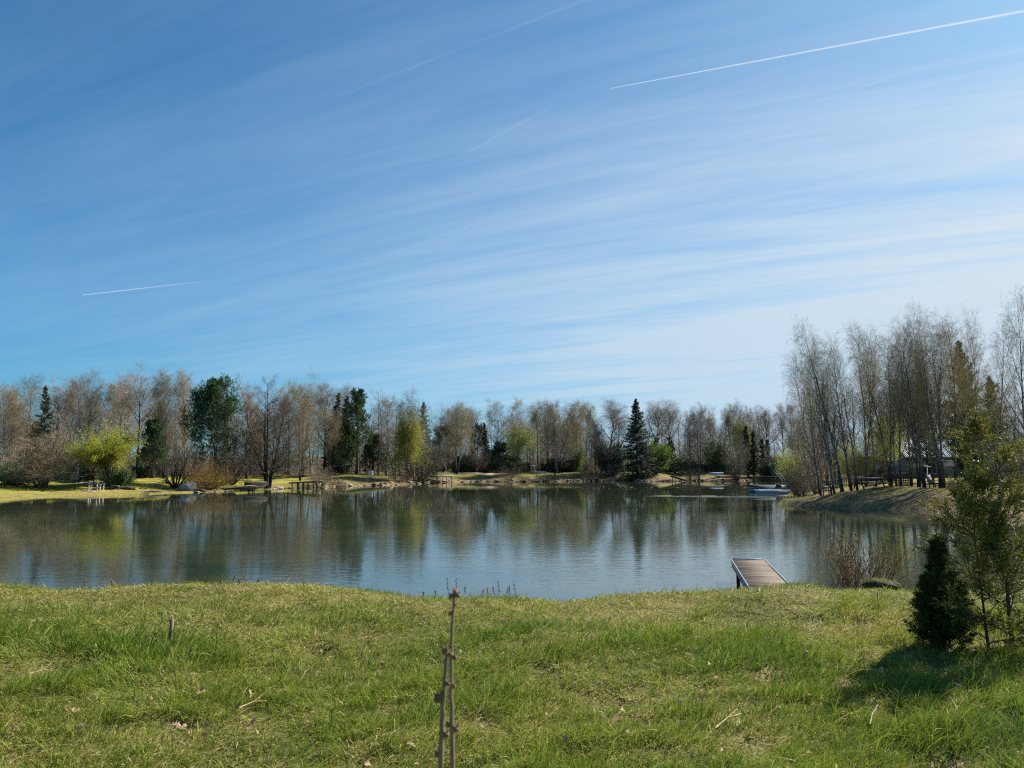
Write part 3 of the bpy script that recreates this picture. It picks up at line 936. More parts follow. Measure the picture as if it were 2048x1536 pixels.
fan_alder('alder', 85)
fan_alder('alderthin', 86, h=10, n=9, spread=0.24, cm='twig_tan', low=.05)
bush('bushbare', 90, cm='twig_dark', spread=1.15, n=30, h=4.0)
bush('bushtan', 91, cm='twig_tan', spread=0.9, n=34)
bush('bushorange', 92, h=3.2, cm='twig_orange', leaf='leaf_rust', leaf_n=2, lsize=0.06, spread=1.2, n=48)
bush('bushever', 93, h=2.6, cm='twig_dark', leaf='leaf_ever', leaf_n=6, lsize=0.15, spread=1.25, n=44)
bush('bushgreen', 94, h=3.0, cm='twig_dark', leaf='leaf_fresh', leaf_n=6, lsize=0.15, spread=0.9, n=32)
bush('bushgrey', 95, h=5.0, cm='twig_grey', leaf='leaf_olive', leaf_n=1, lsize=0.06, spread=0.8, n=34, r=0.05)
bush('bushlime', 96, h=4.0, cm='twig_tan', leaf='leaf_lime', leaf_n=4, lsize=0.10, spread=0.8, n=30)
bush('bushdark', 97, h=3.0, cm='twig_dark', leaf='leaf_dark', leaf_n=6, lsize=0.16, spread=1.15, n=42)
bush('lowtree', 98, h=5.0, cm='twig_dark', spread=1.25, n=16, r=0.10, up=0.05, base_r=0.15, dens=1.3)
bush('blossombush', 99, h=2.2, cm='twig_dark', leaf='blossom', leaf_n=1, lsize=0.10, n=9, dens=.6)
bush('hazel', 100, h=6.0, cm='twig_plum', spread=0.5, n=26, r=0.05, up=0.02, tm='bark_grey')


def plant(key, px, Y, top, name, label, cat='tree', width=None, rz=None, group=None, lean=0.0):
    """px: trunk in photograph pixels, Y: metres from the camera, top: photograph row of the tip, width: crown in pixels"""
    pr = PROTO[key]
    X = xat(px, Y)
    z = gz(X, Y)
    H = zat(top, Y) - z
    sz = H / pr['h']
    if width and key[:3] in ('oak', 'pop'):
        width *= 1.22
    sxy = sz if width is None else float(np.clip(width / F * Y / 2 / pr['r'], 0.5 * sz, 1.9 * sz))
    if rz is None:
        rz = (px * 0.61803) % 6.283
    t = thing(name, label, cat, (X, Y, z), rz, group)
    t.scale = (sxy, sxy, sz)
    if lean:
        t.rotation_euler = (Matrix.Rotation(math.radians(lean), 4, 'Y') @ Matrix.Rotation(rz, 4, 'Z')).to_euler('XYZ')
    for part in ('trunk', 'crown'):
        c_ = bpy.data.objects.new('stems' if (part == 'trunk' and cat in ('bush', 'shrub', 'hedge')) else part, pr[part])
        COL.objects.link(c_)
        c_.parent = t
    return t

# ------------------------------------------------------------------ trees and shrubs where they stand
GL = 'trees behind the left lawn'
GC = 'trees along the far shore'
GR = 'trees on the right point of land'
# kind, trunk column, metres away, row of the tip, crown width, name, label, category
TREES = [
    # left side, front to back
    ('birch1', 8, 96, 768, 74, 'birch_tree', 'pale stemmed birch at the left picture edge, behind the tan bare shrub', GL),
    ('birch0', 43, 99, 748, 84, 'birch_tree', 'white birch with a pinkish bare crown, beside the slim brownish conifer', GL),
    ('birch1', 30, 101, 770, 60, 'birch_tree', 'thin leaning white birch between the edge birch and the pinkish birch', GL),
    ('spruce1', 33, 104, 838, 74, 'spruce_tree', 'low dark spruce half hidden behind two thin white birch stems', GL),
    ('spruce1', 62, 107, 842, 66, 'spruce_tree', 'low dark spruce just left of the slim brownish conifer', GL),
    ('sprucebrown', 86, 97, 772, 52, 'conifer_tree', 'slim brownish green conifer rising among bare crowns on the left', GL),
    ('oak1', 108, 112, 752, 80, 'bare_tree', 'bare dark limbed tree directly behind the slim brownish conifer', GL),
    ('oak0', 136, 114, 753, 78, 'bare_tree', 'bare grey tree between the slim brownish conifer and the olive tinted birch', GL),
    ('alderthin', 84, 79.5, 856, 118, 'alder_tree', 'leafless many stemmed alder at the water edge left of the life ring', GL),
    ('alderthin', 122, 92, 868, 90, 'alder_tree', 'leafless brown thicket tree behind the small pale garden stool', GL),
    ('birch2', 168, 99, 742, 78, 'birch_tree', 'tall birch with olive brown twigs standing behind the yellow green willow', GL),
    ('oakolive', 206, 110, 752, 84, 'bare_tree', 'olive tinted broad tree above the left half of the yellow willow', GL),
    ('oak2', 238, 104, 762, 74, 'bare_tree', 'bare tree with dark forked limbs just left of the tallest bare oak', GL),
    ('oak1', 275, 101, 732, 86, 'bare_tree', 'tallest bare oak on the left, dark stems above the willow', GL),
    ('birchrust', 328, 100, 741, 66, 'birch_tree', 'rusty brown birch with pale stems, left one of the two beside the big pine', GL),
    ('birchrust', 368, 102, 740, 66, 'birch_tree', 'rusty brown birch nearest to the big dark pine', GL),
    ('oak0', 302, 118, 772, 66, 'bare_tree', 'bare grey tree in the gap between tallest bare oak and rusty birches', GL),
    ('willow', 213, 84, 850, 142, 'willow_tree', 'yellow green willow with thick dark trunk beside the orange life ring', GL),
    ('pinesmall', 305, 98, 838, 56, 'pine_tree', 'small soft green pine right of the yellow willow', GL),
    ('lowtree', 352, 88, 868, 128, 'fruit_tree', 'low bare spreading tree left of the grey boulder', GL),
    ('pinebig', 432, 92, 754, 108, 'pine_tree', 'big dark green round crowned pine above the orange brown shrub', GL),
    ('oak3', 494, 110, 752, 76, 'bare_tree', 'bare purplish tree against the right flank of the big pine', GL),
    ('birch0', 452, 97, 800, 40, 'birch_tree', 'thin white stemmed birch under the right side of the big pine', GL),
    ('alder', 537, 95, 757, 150, 'alder_tree', 'dark bare alder with two trunks and level branches beside the old boat jetty', GL),
    ('lowtree', 466, 98, 856, 96, 'fruit_tree', 'low dark bare tree leaning between the big pine and the alder', GL),
    ('oakolive', 604, 117, 762, 82, 'bare_tree', 'bare grey tree right of the two trunked alder', GL),
    ('oakolive', 578, 126, 764, 70, 'bare_tree', 'faintly greenish bare tree showing above the alder crown', GL),
    ('birch2', 600, 110, 790, 62, 'birch_tree', 'birch with spotted white foot standing on the lawn behind the timber jetty', GL),
    ('oak1', 650, 127, 752, 92, 'bare_tree', 'tall bare oak with straight dark trunk left of the ivy dark spruces', GL),
    ('oak0', 690, 136, 768, 70, 'bare_tree', 'bare grey oak crown behind the tall tiered pine', GL),
    ('birch1', 657, 120, 812, 58, 'birch_tree', 'slender brown birch leaning by the wire fence, before the tall bare oak', GL),
    ('spruceslim', 664, 126, 786, 42, 'spruce_tree', 'narrow dark spruce, left one of a close pair behind the small green pine', GL),
    ('spruceslim', 686, 127, 792, 44, 'spruce_tree', 'narrow dark spruce, right one of a close pair behind the small green pine', GL),
    ('pinesmall', 688, 122, 846, 62, 'pine_tree', 'small green pine in front of the pair of narrow dark spruces', GL),
    ('pinetall', 713, 124, 777, 66, 'pine_tree', 'tall tiered pine with a black straight trunk by the white framed gate', GL),
    ('pinesmall', 746, 127, 866, 48, 'pine_tree', 'small dark pine beside the white covered table', GL),
    ('poplar2', 772, 134, 794, 66, 'bare_tree', 'bare thin tree between the tall tiered pine and the leafing birch', GL),
    ('poplar0', 790, 127, 850, 66, 'bare_tree', 'dark bare tree leaning left at the foot of the leafing birch', GL),
    # far shore
    ('birchlime', 815, 122, 782, 66, 'birch_tree', 'slender birch leafing yellow green below a bare crown, at the bend of the shore', GC),
    ('sprucebrown', 845, 134, 804, 50, 'spruce_tree', 'brownish pointed spruce just right of the yellow green leafing birch', GC),
    ('lowtree', 838, 124, 888, 86, 'fruit_tree', 'dark crooked bare tree leaning over the water by the white legged jetty', GC),
    ('bushgrey', 868, 142, 872, 66, 'bare_tree', 'bare brushy tree standing before the blue grey shed', GC),
    ('pinedome', 886, 152, 848, 66, 'pine_tree', 'dark dome crowned pine left of the rusty birch', GC),
    ('oak0', 896, 168, 812, 60, 'bare_tree', 'pale bare oak behind the dark dome crowned pine', GC),
    ('birchrust', 913, 146, 804, 66, 'birch_tree', 'white stemmed birch with rusty gold foliage on the far bank', GC),
    ('oak1', 944, 166, 806, 62, 'bare_tree', 'bare grey oak right behind the rusty gold birch', GC),
    ('pinedome', 955, 157, 846, 44, 'pine_tree', 'dark round pine wedged between rusty birch and slim spruce', GC),
    ('spruceslim', 974, 152, 846, 26, 'spruce_tree', 'slim dark spruce spire standing before the bare oak', GC),
    ('oak2', 992, 158, 799, 72, 'bare_tree', 'bare dark oak between the slim spruce spire and the light green birch', GC),
    ('birch0', 1032, 160, 794, 52, 'birch_tree', 'pale bare birch top rising behind the light green birch', GC),
    ('birchlime2', 1032, 147, 822, 72, 'birch_tree', 'light green leafing birch with a leaning white stem on the far bank', GC),
    ('pinesmall', 1000, 156, 884, 56, 'pine_tree', 'low dark pine under the bare oak by the far path', GC),
    ('bushgrey', 955, 150, 886, 62, 'bare_tree', 'grey brushy bare tree right of the white birch stem', GC),
    ('oakolive', 1076, 162, 802, 66, 'bare_tree', 'bare oak to the right of the light green birch', GC),
    ('poplar0', 1095, 158, 802, 48, 'bare_tree', 'thin bare tree left of the brown catkin birches', GC),
    ('birch1', 1112, 152, 799, 58, 'birch_tree', 'brown catkin birch, left of the two above the leaning shore tree', GC),
    ('birchrust', 1146, 156, 800, 60, 'birch_tree', 'orange brown birch between the brown catkin birch and the bare oaks', GC),
    ('poplar1', 1107, 141, 846, 50, 'bare_tree', 'small tree with leaning trunk at the water, right of the slatted bench', GC),
    ('birchlime2', 1133, 162, 808, 56, 'birch_tree', 'birch with green tinged top behind the orange brown birch', GC),
    ('bushgreen', 1148, 158, 888, 26, 'shrub', 'bright green young shrub at the foot of the orange brown birch', GC),
    ('oakolive', 1172, 164, 800, 52, 'bare_tree', 'thin bare tree between orange brown birch and widest bare oak', GC),
    ('poplar0', 1192, 152, 836, 44, 'bare_tree', 'short bare tree behind the low far jetty', GC),
    ('oak0', 1224, 152, 795, 88, 'bare_tree', 'wide bare oak with pale lower trunk left of the great dark spruce', GC),
    ('poplar1', 1204, 150, 858, 54, 'bare_tree', 'thin greyish bare tree right of the low far jetty', GC),
    ('bushdark', 1218, 154, 878, 42, 'yew_bush', 'round dark evergreen bush under the wide bare oak', GC),
    ('spruce0', 1274, 144.5, 798, 66, 'spruce_tree', 'great dark spruce reaching to the ground at the far shore', GC),
    ('oakivy', 1310, 156, 800, 66, 'bare_tree', 'ivy clad oak directly right of the great dark spruce', GC),
    ('oakivy', 1346, 158, 801, 74, 'bare_tree', 'ivy clad oak rising behind the dark clipped hedge', GC),
    ('bushgreen', 1313, 150, 876, 30, 'holly_bush', 'tall green bush right of the great dark spruce', GC),
    ('poplar0', 1380, 144, 822, 44, 'bare_tree', 'slim dark bare tree at the water, left one of a pair by the plank', GC),
    ('poplar2', 1398, 144, 816, 48, 'bare_tree', 'slim dark bare tree at the water, right one of a pair by the plank', GC),
    ('oak2', 1400, 168, 806, 62, 'bare_tree', 'pale bare oak behind the pair of slim dark trees', GC),
    ('oak3', 1424, 170, 814, 52, 'bare_tree', 'pale bare oak above the fresh green bush', GC),
    ('bushgreen', 1432, 156, 876, 52, 'shrub', 'fresh green bush behind the upturned pale boat', GC),
    ('oakolive', 1462, 162, 808, 50, 'bare_tree', 'bare forked oak left behind the greenish birch', GC),
    ('birchlime2', 1478, 160, 803, 52, 'birch_tree', 'greenish catkin birch above the grey brushy shore tree', GC),
    ('bushgrey', 1473, 144, 856, 64, 'bare_tree', 'grey brushy tree on the bank right of the upturned boat', GC),
    ('ivycolumn', 1496, 152, 852, 26, 'ivy_tree', 'dark ivy column, pointed and left of the two taller columns', GC),
    ('ivycolumn', 1508, 153, 862, 22, 'ivy_tree', 'dark ivy column in the middle of the three behind the bank', GC),
    ('ivycolumn', 1527, 154, 878, 24, 'ivy_tree', 'dark ivy column nearest the grey green willow bush', GC),
    ('poplar0', 1503, 160, 812, 34, 'bare_tree', 'bare pole like tree above the middle ivy column', GC),
    ('oakivy', 1537, 164, 808, 52, 'bare_tree', 'bare ivy clad oak above the right ivy column', GC),
    ('oak0', 1566, 168, 802, 50, 'bare_tree', 'pale bare oak left of the tall shore birches', GC),
    ('poplar1', 1588, 168, 806, 40, 'bare_tree', 'pale bare tree half behind the tall shore birches', GC),
    ('bushgrey', 1556, 152, 876, 60, 'shrub', 'grey green willow bush above the far dark jetty', GC),
    ('bushlime', 1582, 140, 886, 40, 'shrub', 'yellowish green shrub between willow bush and shore birches', GC),
    # right point of land
    ('hazel', 1632, 66, 842, 100, 'hazel_bush', 'leafless hazel with many pale stems at the left end of the picket fence', GR),
    ('grove3', 1632, 74, 690, 80, 'birch_tree', 'birch with weeping bare crown at the left end of the right grove', GR),
    ('grove2', 1655, 72, 676, 92, 'birch_tree', 'greyish birch behind the small benches in the right grove', GR),
    ('grove0', 1684, 58.5, 628, 108, 'birch_tree', 'tall dark stemmed birch beside the two small benches', GR),
    ('grove0', 1702, 59.5, 660, 84, 'birch_tree', 'dark birch immediately left of the thick white birch trunk', GR),
    ('grove3', 1714, 58, 690, 100, 'birch_tree', 'birch with thick white trunk in front of the picnic table', GR),
    ('grove3', 1752, 65, 640, 92, 'birch_tree', 'birch with dark foot just inside the picket fence', GR),
    ('grove1', 1780, 59.5, 642, 96, 'birch_tree', 'thick leaning birch in a clump right of the picnic table', GR),
    ('grove0', 1801, 60.5, 650, 76, 'birch_tree', 'straight dark birch close to the right of the thick leaning birch', GR),
    ('grove2', 1838, 60, 606, 92, 'birch_tree', 'birch with strongly curved foot left of the corrugated roof', GR),
    ('grove2', 1849, 57.5, 632, 84, 'birch_tree', 'white leaning birch before the left end of the corrugated roof', GR),
    ('grove1', 1880, 58.5, 612, 104, 'birch_tree', 'tall dark birch in front of the middle of the corrugated roof', GR),
    ('grove1', 1888, 57.0, 640, 60, 'birch_tree', 'black footed birch next to the dark garden chair', GR),
    ('grove3', 1910, 60, 624, 84, 'birch_tree', 'birch at the right end of the corrugated roof by the broken chair', GR),
    ('grove2', 1958, 66, 616, 92, 'birch_tree', 'pale birch with open crown rising behind the big dark spruce', GR),
    ('grove0', 2004, 63, 640, 84, 'birch_tree', 'thin birch between the two spruces near the right edge', GR),
    ('grove0', 2066, 52, 575, 120, 'birch_tree', 'tallest weeping birch, cut by the right picture edge', GR),
    ('grove0', 1640, 61, 700, 84, 'birch_tree', 'low branched birch above the outer small bench', GR),
    ('grove2', 1668, 60, 668, 92, 'birch_tree', 'birch whose stem leans left over the inner small bench', GR),
    ('grove1', 1731, 62, 655, 84, 'birch_tree', 'slender birch directly behind the picnic table', GR),
    ('grove3', 1792, 63, 690, 80, 'birch_tree', 'thin second stem birch behind the thick leaning birch', GR),
    ('grove2', 1822, 62, 668, 90, 'birch_tree', 'birch standing by itself left of the curved foot birch', GR),
    ('grove0', 1866, 63, 660, 90, 'birch_tree', 'birch behind the dark garden chair, left of the tall dark birch', GR),
    ('grove1', 1932, 61, 640, 90, 'birch_tree', 'birch right of the broken chair, before the big dark spruce', GR),
    ('spruce1', 1856, 74, 742, 52, 'spruce_tree', 'thin ragged spruce behind the curved birch', GR),
    ('spruce1', 1935, 72, 682, 92, 'spruce_tree', 'big dark spruce right of the corrugated roof', GR),
    ('spruce1', 1998, 69, 752, 76, 'spruce_tree', 'dark spruce near the right edge behind the sunlit conifer tip', GR),
    ('bushlime', 1712, 78, 868, 84, 'shrub', 'yellow green shrub behind the picket fence, left of the white birch trunk', GR),
    ('birchlime2', 1770, 80, 800, 84, 'birch_tree', 'young olive leaved birch behind the picket fence', GR),
    ('grove3', 1815, 84, 740, 84, 'birch_tree', 'brown twigged birch far back between fence and house', GR),
    ('birchlime2', 1905, 90, 820, 90, 'birch_tree', 'olive leaved birch directly behind the corrugated roof', GR),
    ('bushgrey', 2030, 50, 860, 110, 'shrub', 'grey brushy shrub on the slope at the right edge', GR),
]
CATS = {'shrub': 'shrub', 'yew_bush': 'bush', 'holly_bush': 'bush', 'hazel_bush': 'bush'}
LEAN = {790: -16, 1107: 14, 838: 18, 1684: -7, 1632: -4, 1780: -5, 1838: 3, 1849: -4, 1032: 3, 2066: -4, 1702: -4, 1668: -6, 1640: -5, 537: 1, 30: -8}
for key, px, Y, top, wd, nm, lab, grp in TREES:
    if not nm:
        continue
    plant(key, px, Y, top, nm, lab, CATS.get(nm, 'tree'), wd, group=grp, lean=LEAN.get(px, 0.0) if (px, key) != (1032, 'birch0') else 0)

SHRUBS = [
    ('bushtan', 4, 85, 890, 96, 'shrub', 'tan bare shrub at the left picture edge'),
    ('bushever', 36, 81, 922, 80, 'shrub', 'sunlit green rhododendron on the left bank'),
    ('bushever', 238, 82, 930, 54, 'shrub', 'round glossy evergreen bush at the foot of the willow'),
    ('bushorange', 414, 87, 912, 92, 'shrub', 'orange brown twiggy shrub right of the grey boulder'),
    ('bushdark', 128, 92, 926, 50, 'shrub', 'black green bush behind the garden barrel'),
    ('bushtan', 640, 104, 926, 60, 'shrub', 'thin bare shrub right of the end of the timber jetty'),
    ('bushbare', 668, 108, 945, 46, 'shrub', 'low bare shrub beside the stone water steps'),
    ('bushbare', 800, 119, 940, 70, 'shrub', 'low brown scrub on the bank left of the crooked tree'),
    ('bushbare', 1018, 138, 928, 60, 'shrub', 'bare waterside scrub with a small dark stem, left of the slatted bench'),
    ('bushbare', 1046, 139, 948, 40, 'shrub', 'reddish brown scrub at the water below the dark bench'),
    ('bushbare', 1092, 139, 946, 50, 'shrub', 'brown scrub heap at the water under the leaning tree'),
    ('bushorange', 1172, 147, 926, 40, 'shrub', 'orange brown shrub behind the low far jetty'),
    ('bushbare', 1190, 141.5, 926, 70, 'shrub', 'dark bare scrub right around the low far jetty'),
    ('blossombush', 1226, 148, 925, 34, 'shrub', 'small shrub with white blossom under the wide bare oak'),
    ('bushbare', 1385, 143.5, 930, 52, 'shrub', 'bare brown scrub round the feet of the slim tree pair'),
    ('bushbare', 1470, 143, 938, 56, 'shrub', 'bare scrub on the bank below the grey brushy tree'),
    ('bushbare', 1520, 145, 946, 34, 'shrub', 'thin scrub on the bank left of the far dark jetty'),
    ('bushtan', 1600, 63, 925, 84, 'shrub', 'reddish bare shrub at the tip of the right point'),
    ('bushbare', 1592, 66, 938, 60, 'shrub', 'low dark bare shrub by the covered boat'),
    ('bushbare', 1850, 51.5, 985, 90, 'shrub', 'dark brown scrub hanging over the water edge right of the birches'),
    ('bushbare', 1900, 50, 990, 80, 'shrub', 'dark scrub at the water edge nearest the sunlit conifer'),
    ('bushbare', 297, 79.0, 978, 26, 'shrub', 'little dark tuft of twigs at the water edge of the left lawn'),
    ('bushdark', 1535, 149, 918, 34, 'shrub', 'black round bush between ivy columns and willow bush'),
    ('bushdark', 1960, 70, 880, 110, 'shrub', 'dark undergrowth bush below the big dark spruce'),
    ('bushever', 2010, 58, 905, 110, 'shrub', 'green evergreen shrub on the slope by the right edge'),
    ('bushdark', 1010, 154, 905, 70, 'shrub', 'dark evergreen thicket behind the far path'),
    ('bushdark', 930, 154, 908, 60, 'shrub', 'dark evergreen thicket right of the blue grey shed'),
    ('bushdark', 1125, 158, 912, 60, 'shrub', 'dark low evergreen behind the white plank bench'),
]
for key, px, Y, top, wd, nm, lab in SHRUBS:
    plant(key, px, Y, top, nm, lab, 'shrub', wd, group='shrubs round the lake')


# clipped hedges: a leafy block over dark stems
def hedge(px0, px1, Y0, Y1, top, depth, lab, mat='leaf_dark', n=9000, size=0.17):
    rng = np.random.default_rng(int(px0))
    x0, x1 = xat(px0, Y0), xat(px1, Y1)
    z0, z1 = gz(x0, Y0), gz(x1, Y1)
    h = (zat(top, Y0) - z0 + zat(top, Y1) - z1) / 2
    t = thing('hedge', lab, 'hedge', ((x0 + x1) / 2, (Y0 + Y1) / 2, (z0 + z1) / 2 - 0.05), math.atan2(Y1 - Y0, x1 - x0), 'hedges round the lake')
    L = math.hypot(x1 - x0, Y1 - Y0)
    p = rng.uniform(-0.5, 0.5, (n, 3)) * np.array([L, depth, h]) + np.array([0, 0, h / 2 + 0.1])
    edge_ = np.sign(p[:, 1]) * depth / 2
    k = rng.random(n) < 0.6
    p[k, 1] = edge_[k] + rng.normal(0, 0.08, k.sum())
    p[:, 2] += 0.12 * np.sin(p[:, 0] * 1.3) * (p[:, 2] / h) + rng.normal(0, 0.05, n)
    g = Geo()
    v, q = quads(rng, p, size, 0.7)
    g.add(v, q=q)
    g.obj('foliage', M[mat], t)
    g = Geo()
    for i in range(int(L / 0.6)):
        x = -L / 2 + 0.3 + i * 0.6 + rng.uniform(-.1, .1)
        g.tube([(x, 0, -0.1), (x + rng.uniform(-.2, .2), rng.uniform(-.2, .2), h * 0.85)], [0.05, 0.02], 5)
    g.obj('stems', M['bark_dark'], t)


hedge(140, 206, 91, 89, 925, 1.6, 'black green hedge behind the orange life ring', n=9000)
hedge(1318, 1392, 153, 153, 918, 2.2, 'dark clipped hedge below the ivy clad oaks', n=9000, size=0.2)
hedge(1392, 1466, 155, 154, 929, 2.0, 'low dark hedge behind the upturned pale boat', n=7000, size=0.2)
hedge(1546, 1610, 147, 140, 926, 2.0, 'dark hedge above the far dark jetty', n=6000, size=0.2)
hedge(268, 318, 101, 101, 932, 1.4, 'low dark green hedge right of the willow', 'leaf_ever', n=5000)
hedge(905, 1060, 151, 151, 926, 2.0, 'long dark hedge running behind the far path', n=12000, size=0.2)
hedge(1082, 1160, 160, 160, 929, 2.0, 'dark hedge behind the tall brown birches', n=8000, size=0.2)

# the wood further back: bare stems and brush nobody could count
rng = np.random.default_rng(77)


def mass(n_tree, n_brush, spots, seed):
    rng = np.random.default_rng(seed)
    g = Geo()
    for (px0, px1, Y0, Y1, hlo, hhi, nt_, nb_) in spots:
        for _ in range(nt_):
            Y = rng.uniform(Y0, Y1)
            x = xat(rng.uniform(px0, px1), Y)
            h = rng.uniform(hlo, hhi)
            T = stem(rng, (x, Y, gz(x, Y) - 0.2), (rng.normal(0, .05), rng.normal(0, .05), 1), h, 0.16, 7, 0.03, 0.03, 0.02)
            A_ = kids(rng, *T, 16, 0.25, 0.98, 0.75, lambda t, p: h * (0.30 - 0.22 * t) + 0.4, 5, up=0.07, wander=0.1, rf=0.45, rtip=0.012)
            B_ = kids(rng, *A_, 7, 0.15, 1.0, 0.7, lambda t, p: p * 0.42 + 0.15, 4, up=0.04, wander=0.15, rf=0.6, rtip=0.008)
            C_ = kids(rng, *B_, 5, 0.1, 1.0, 0.7, lambda t, p: p * 0.5 + 0.2, 3, up=0.03, wander=0.18, rf=0.8, rtip=0.0055)
            for (P, R, k, mm) in ((T[0], T[1], 5, 0), (A_[0], A_[1], 3, 0), (B_[0], B_[1], 2, 1), (C_[0], C_[1], 2, 1)):
                v, q, _ = tubes(P, R, k)
                g.add(v, q=q, m=mm)
        for _ in range(nb_):
            Y = rng.uniform(Y0, Y1)
            x = xat(rng.uniform(px0, px1), Y)
            h = rng.uniform(2.0, 6.0)
            P, R = stems(rng, 7, 0.8, h, 0.03, 5, 0.08, 0.03, 0.5, 0.008)
            P = P + np.array([x, Y, gz(x, Y)])
            A_ = kids(rng, P, R, 7, 0.1, 1.0, 0.7, lambda t, p: p * 0.45, 4, up=0.03, wander=0.15, rf=0.6, rtip=0.008)
            B_ = kids(rng, *A_, 5, 0.1, 1.0, 0.7, lambda t, p: p * 0.5 + 0.15, 3, up=0.02, wander=0.18, rf=0.8, rtip=0.007)
            for (PP, RR, k) in ((P, R, 3), (A_[0], A_[1], 2), (B_[0], B_[1], 2)):
                v, q, _ = tubes(PP, RR, k)
                g.add(v, q=q, m=1)
            if rng.random() < 0.55:
                v, q = quads(rng, along_pts(rng, B_[0], 2, 0, 1, 0.08), 0.16, 0.7)
                g.add(v, q=q, m=2 if rng.random() < 0.5 else 3)
    return g


g = mass(0, 0, [(-140, 520, 116, 150, 8, 14.5, 60, 80), (480, 860, 124, 160, 8, 14.5, 44, 60), (780, 1120, 168, 215, 9, 15.5, 56, 50),
                (1100, 1660, 172, 220, 9, 15.5, 84, 80), (1640, 2250, 92, 130, 8, 12.5, 60, 70), (860, 1600, 159, 172, 6, 10, 12, 70)], 3)
o = setting(g.obj('background_woodland', [M['bark_grey'], M['twig_grey'], M['leaf_ever'], M['leaf_dark']]), 'stuff')
o['label'] = 'bare grey woodland and brush behind the gardens'

# ------------------------------------------------------------------ foreground grass
def fbm(x, y, seed, w0=3.0, n=4):
    r = np.random.default_rng(seed)
    z = np.zeros_like(x)
    w, a = w0, 1.0
    for _ in range(n):
        for _k in range(3):
            t = r.uniform(0, 6.28)
            p = r.uniform(0, 6.28)
            kx, ky = math.cos(t) * 6.283 / w, math.sin(t) * 6.283 / w
            z += a * np.sin(kx * x + ky * y + p + 0.9 * np.sin(ky * 0.7 * x - kx * 0.7 * y + p * 2)) / 3
        w *= 0.5
        a *= 0.62
    return z


def grass_material(name, stops, trans=0.32):
    m, nt, out = new_mat(name)
    a = nd(nt, 'ShaderNodeAttribute', attribute_name='tint').outputs['Fac']
    h = nd(nt, 'ShaderNodeAttribute', attribute_name='along').outputs['Fac']
    colr = ramp(nt, a, stops)
    colr = mix(nt, math_(nt, 'MULTIPLY', math_(nt, 'POWER', h, 3.0), 0.35), colr, (0.30, 0.25, 0.09))
    d = nd(nt, 'ShaderNodeBsdfPrincipled', {'Base Color': colr, 'Roughness': 0.6, 'Specular IOR Level': 0.2})
    t = nd(nt, 'ShaderNodeBsdfTranslucent', {'Color': colr})
    mx = nd(nt, 'ShaderNodeMixShader', {0: trans, 1: d.outputs[0], 2: t.outputs[0]})
    nt.links.new(mx.outputs[0], out.inputs[0])
    return m


M['grass'] = grass_material('grass', [(0.0, (0.050, 0.115, 0.010)), (0.30, (0.120, 0.215, 0.018)), (0.52, (0.24, 0.275, 0.030)),
                                      (0.72, (0.40, 0.34, 0.095)), (0.88, (0.50, 0.41, 0.17)), (1.0, (0.64, 0.54, 0.32))])


def blades(rng, x, y, z, L, lean, az, w, tint, bend):
    n = len(x)
    d = np.stack([np.sin(az) * np.sin(lean), np.cos(az) * np.sin(lean), np.cos(lean)], 1)
    l2 = np.clip(lean + bend, 0, 2.0)
    d2 = np.stack([np.sin(az) * np.sin(l2), np.cos(az) * np.sin(l2), np.cos(l2)], 1)
    face = rng.uniform(0, 6.28, n)
    s = np.stack([np.cos(face), np.sin(face), np.zeros(n)], 1)
    s = norm(s - d * (s * d).sum(1, keepdims=True)) * (w / 2)[:, None]
    p0 = np.stack([x, y, z - 0.01], 1)
    p1 = p0 + d * (L * 0.55)[:, None]
    p2 = p1 + d2 * (L * 0.45)[:, None]
    v = np.stack([p0 - s, p0 + s, p1 + s * 0.75, p1 - s * 0.75, p2], 1).reshape(-1, 3)
    b = np.arange(n)[:, None] * 5
    return v, b + np.array([[0, 1, 2, 3]]), b + np.array([[3, 2, 4]]), np.repeat(tint, 5), np.tile([0.0, 0.0, 0.55, 0.55, 1.0], n)


STAKE = onz(340, 1272, 1.5)
rng = np.random.default_rng(11)
N = 2600000
yy = 2.3 + (14.6 - 2.3) * rng.random(N)
keep = rng.random(N) < np.clip(np.minimum(1.0, 5.0 / yy), 0.25, 1)
hw = 0.74 * yy + 4.4
core = 0.74 * yy + 0.9
xx = rng.uniform(-1, 1, N) * hw
# even areal density before thinning
keep &= rng.random(N) < hw / hw.max() * (6.6 / np.maximum(yy, 4.2)) * np.where(np.abs(xx) < core, 1.0, 0.5)
xx, yy = xx[keep], yy[keep]
dd = sdf(xx, yy)
ok = dd > 0.25
xx, yy, dd = xx[ok], yy[ok], dd[ok]
zz = ground(xx, yy, dd)
n = len(xx)
lush = fbm(xx, yy, 3, 2.6, 4)
tuft = fbm(xx, yy, 8, 0.9, 3)
dry = fbm(xx, yy, 21, 4.5, 3)
stk = np.exp(-(((xx - STAKE[0] + 0.05) / 0.60) ** 2 + ((yy - STAKE[1] + 0.1) / 0.45) ** 2))
right = sm((xx - 0.6) / 3.0) * (1 - sm((yy - 7.6) / 1.4))
crest = sm((yy - 6.8) / 2.4)
hol = np.zeros(n)
for hx, hy, hr in HOLLOWS:
    hol = np.maximum(hol, np.exp(-((xx - hx) ** 2 + (yy - hy) ** 2) / hr ** 2))
clump = fbm(xx, yy, 77, 0.34, 3)
lushness = np.clip(0.32 * clump + 0.36 + 0.30 * lush + 0.22 * tuft + 0.45 * stk + 0.16 * right - 0.22 * crest, 0, 1.2)
L = (0.042 + 0.095 * lushness ** 1.4) * rng.gamma(6, 1 / 6, n) + 0.11 * stk * rng.random(n)
L = L * np.where(rng.random(n) < 0.05, 1.7, 1.0) * (1 - 0.45 * hol)
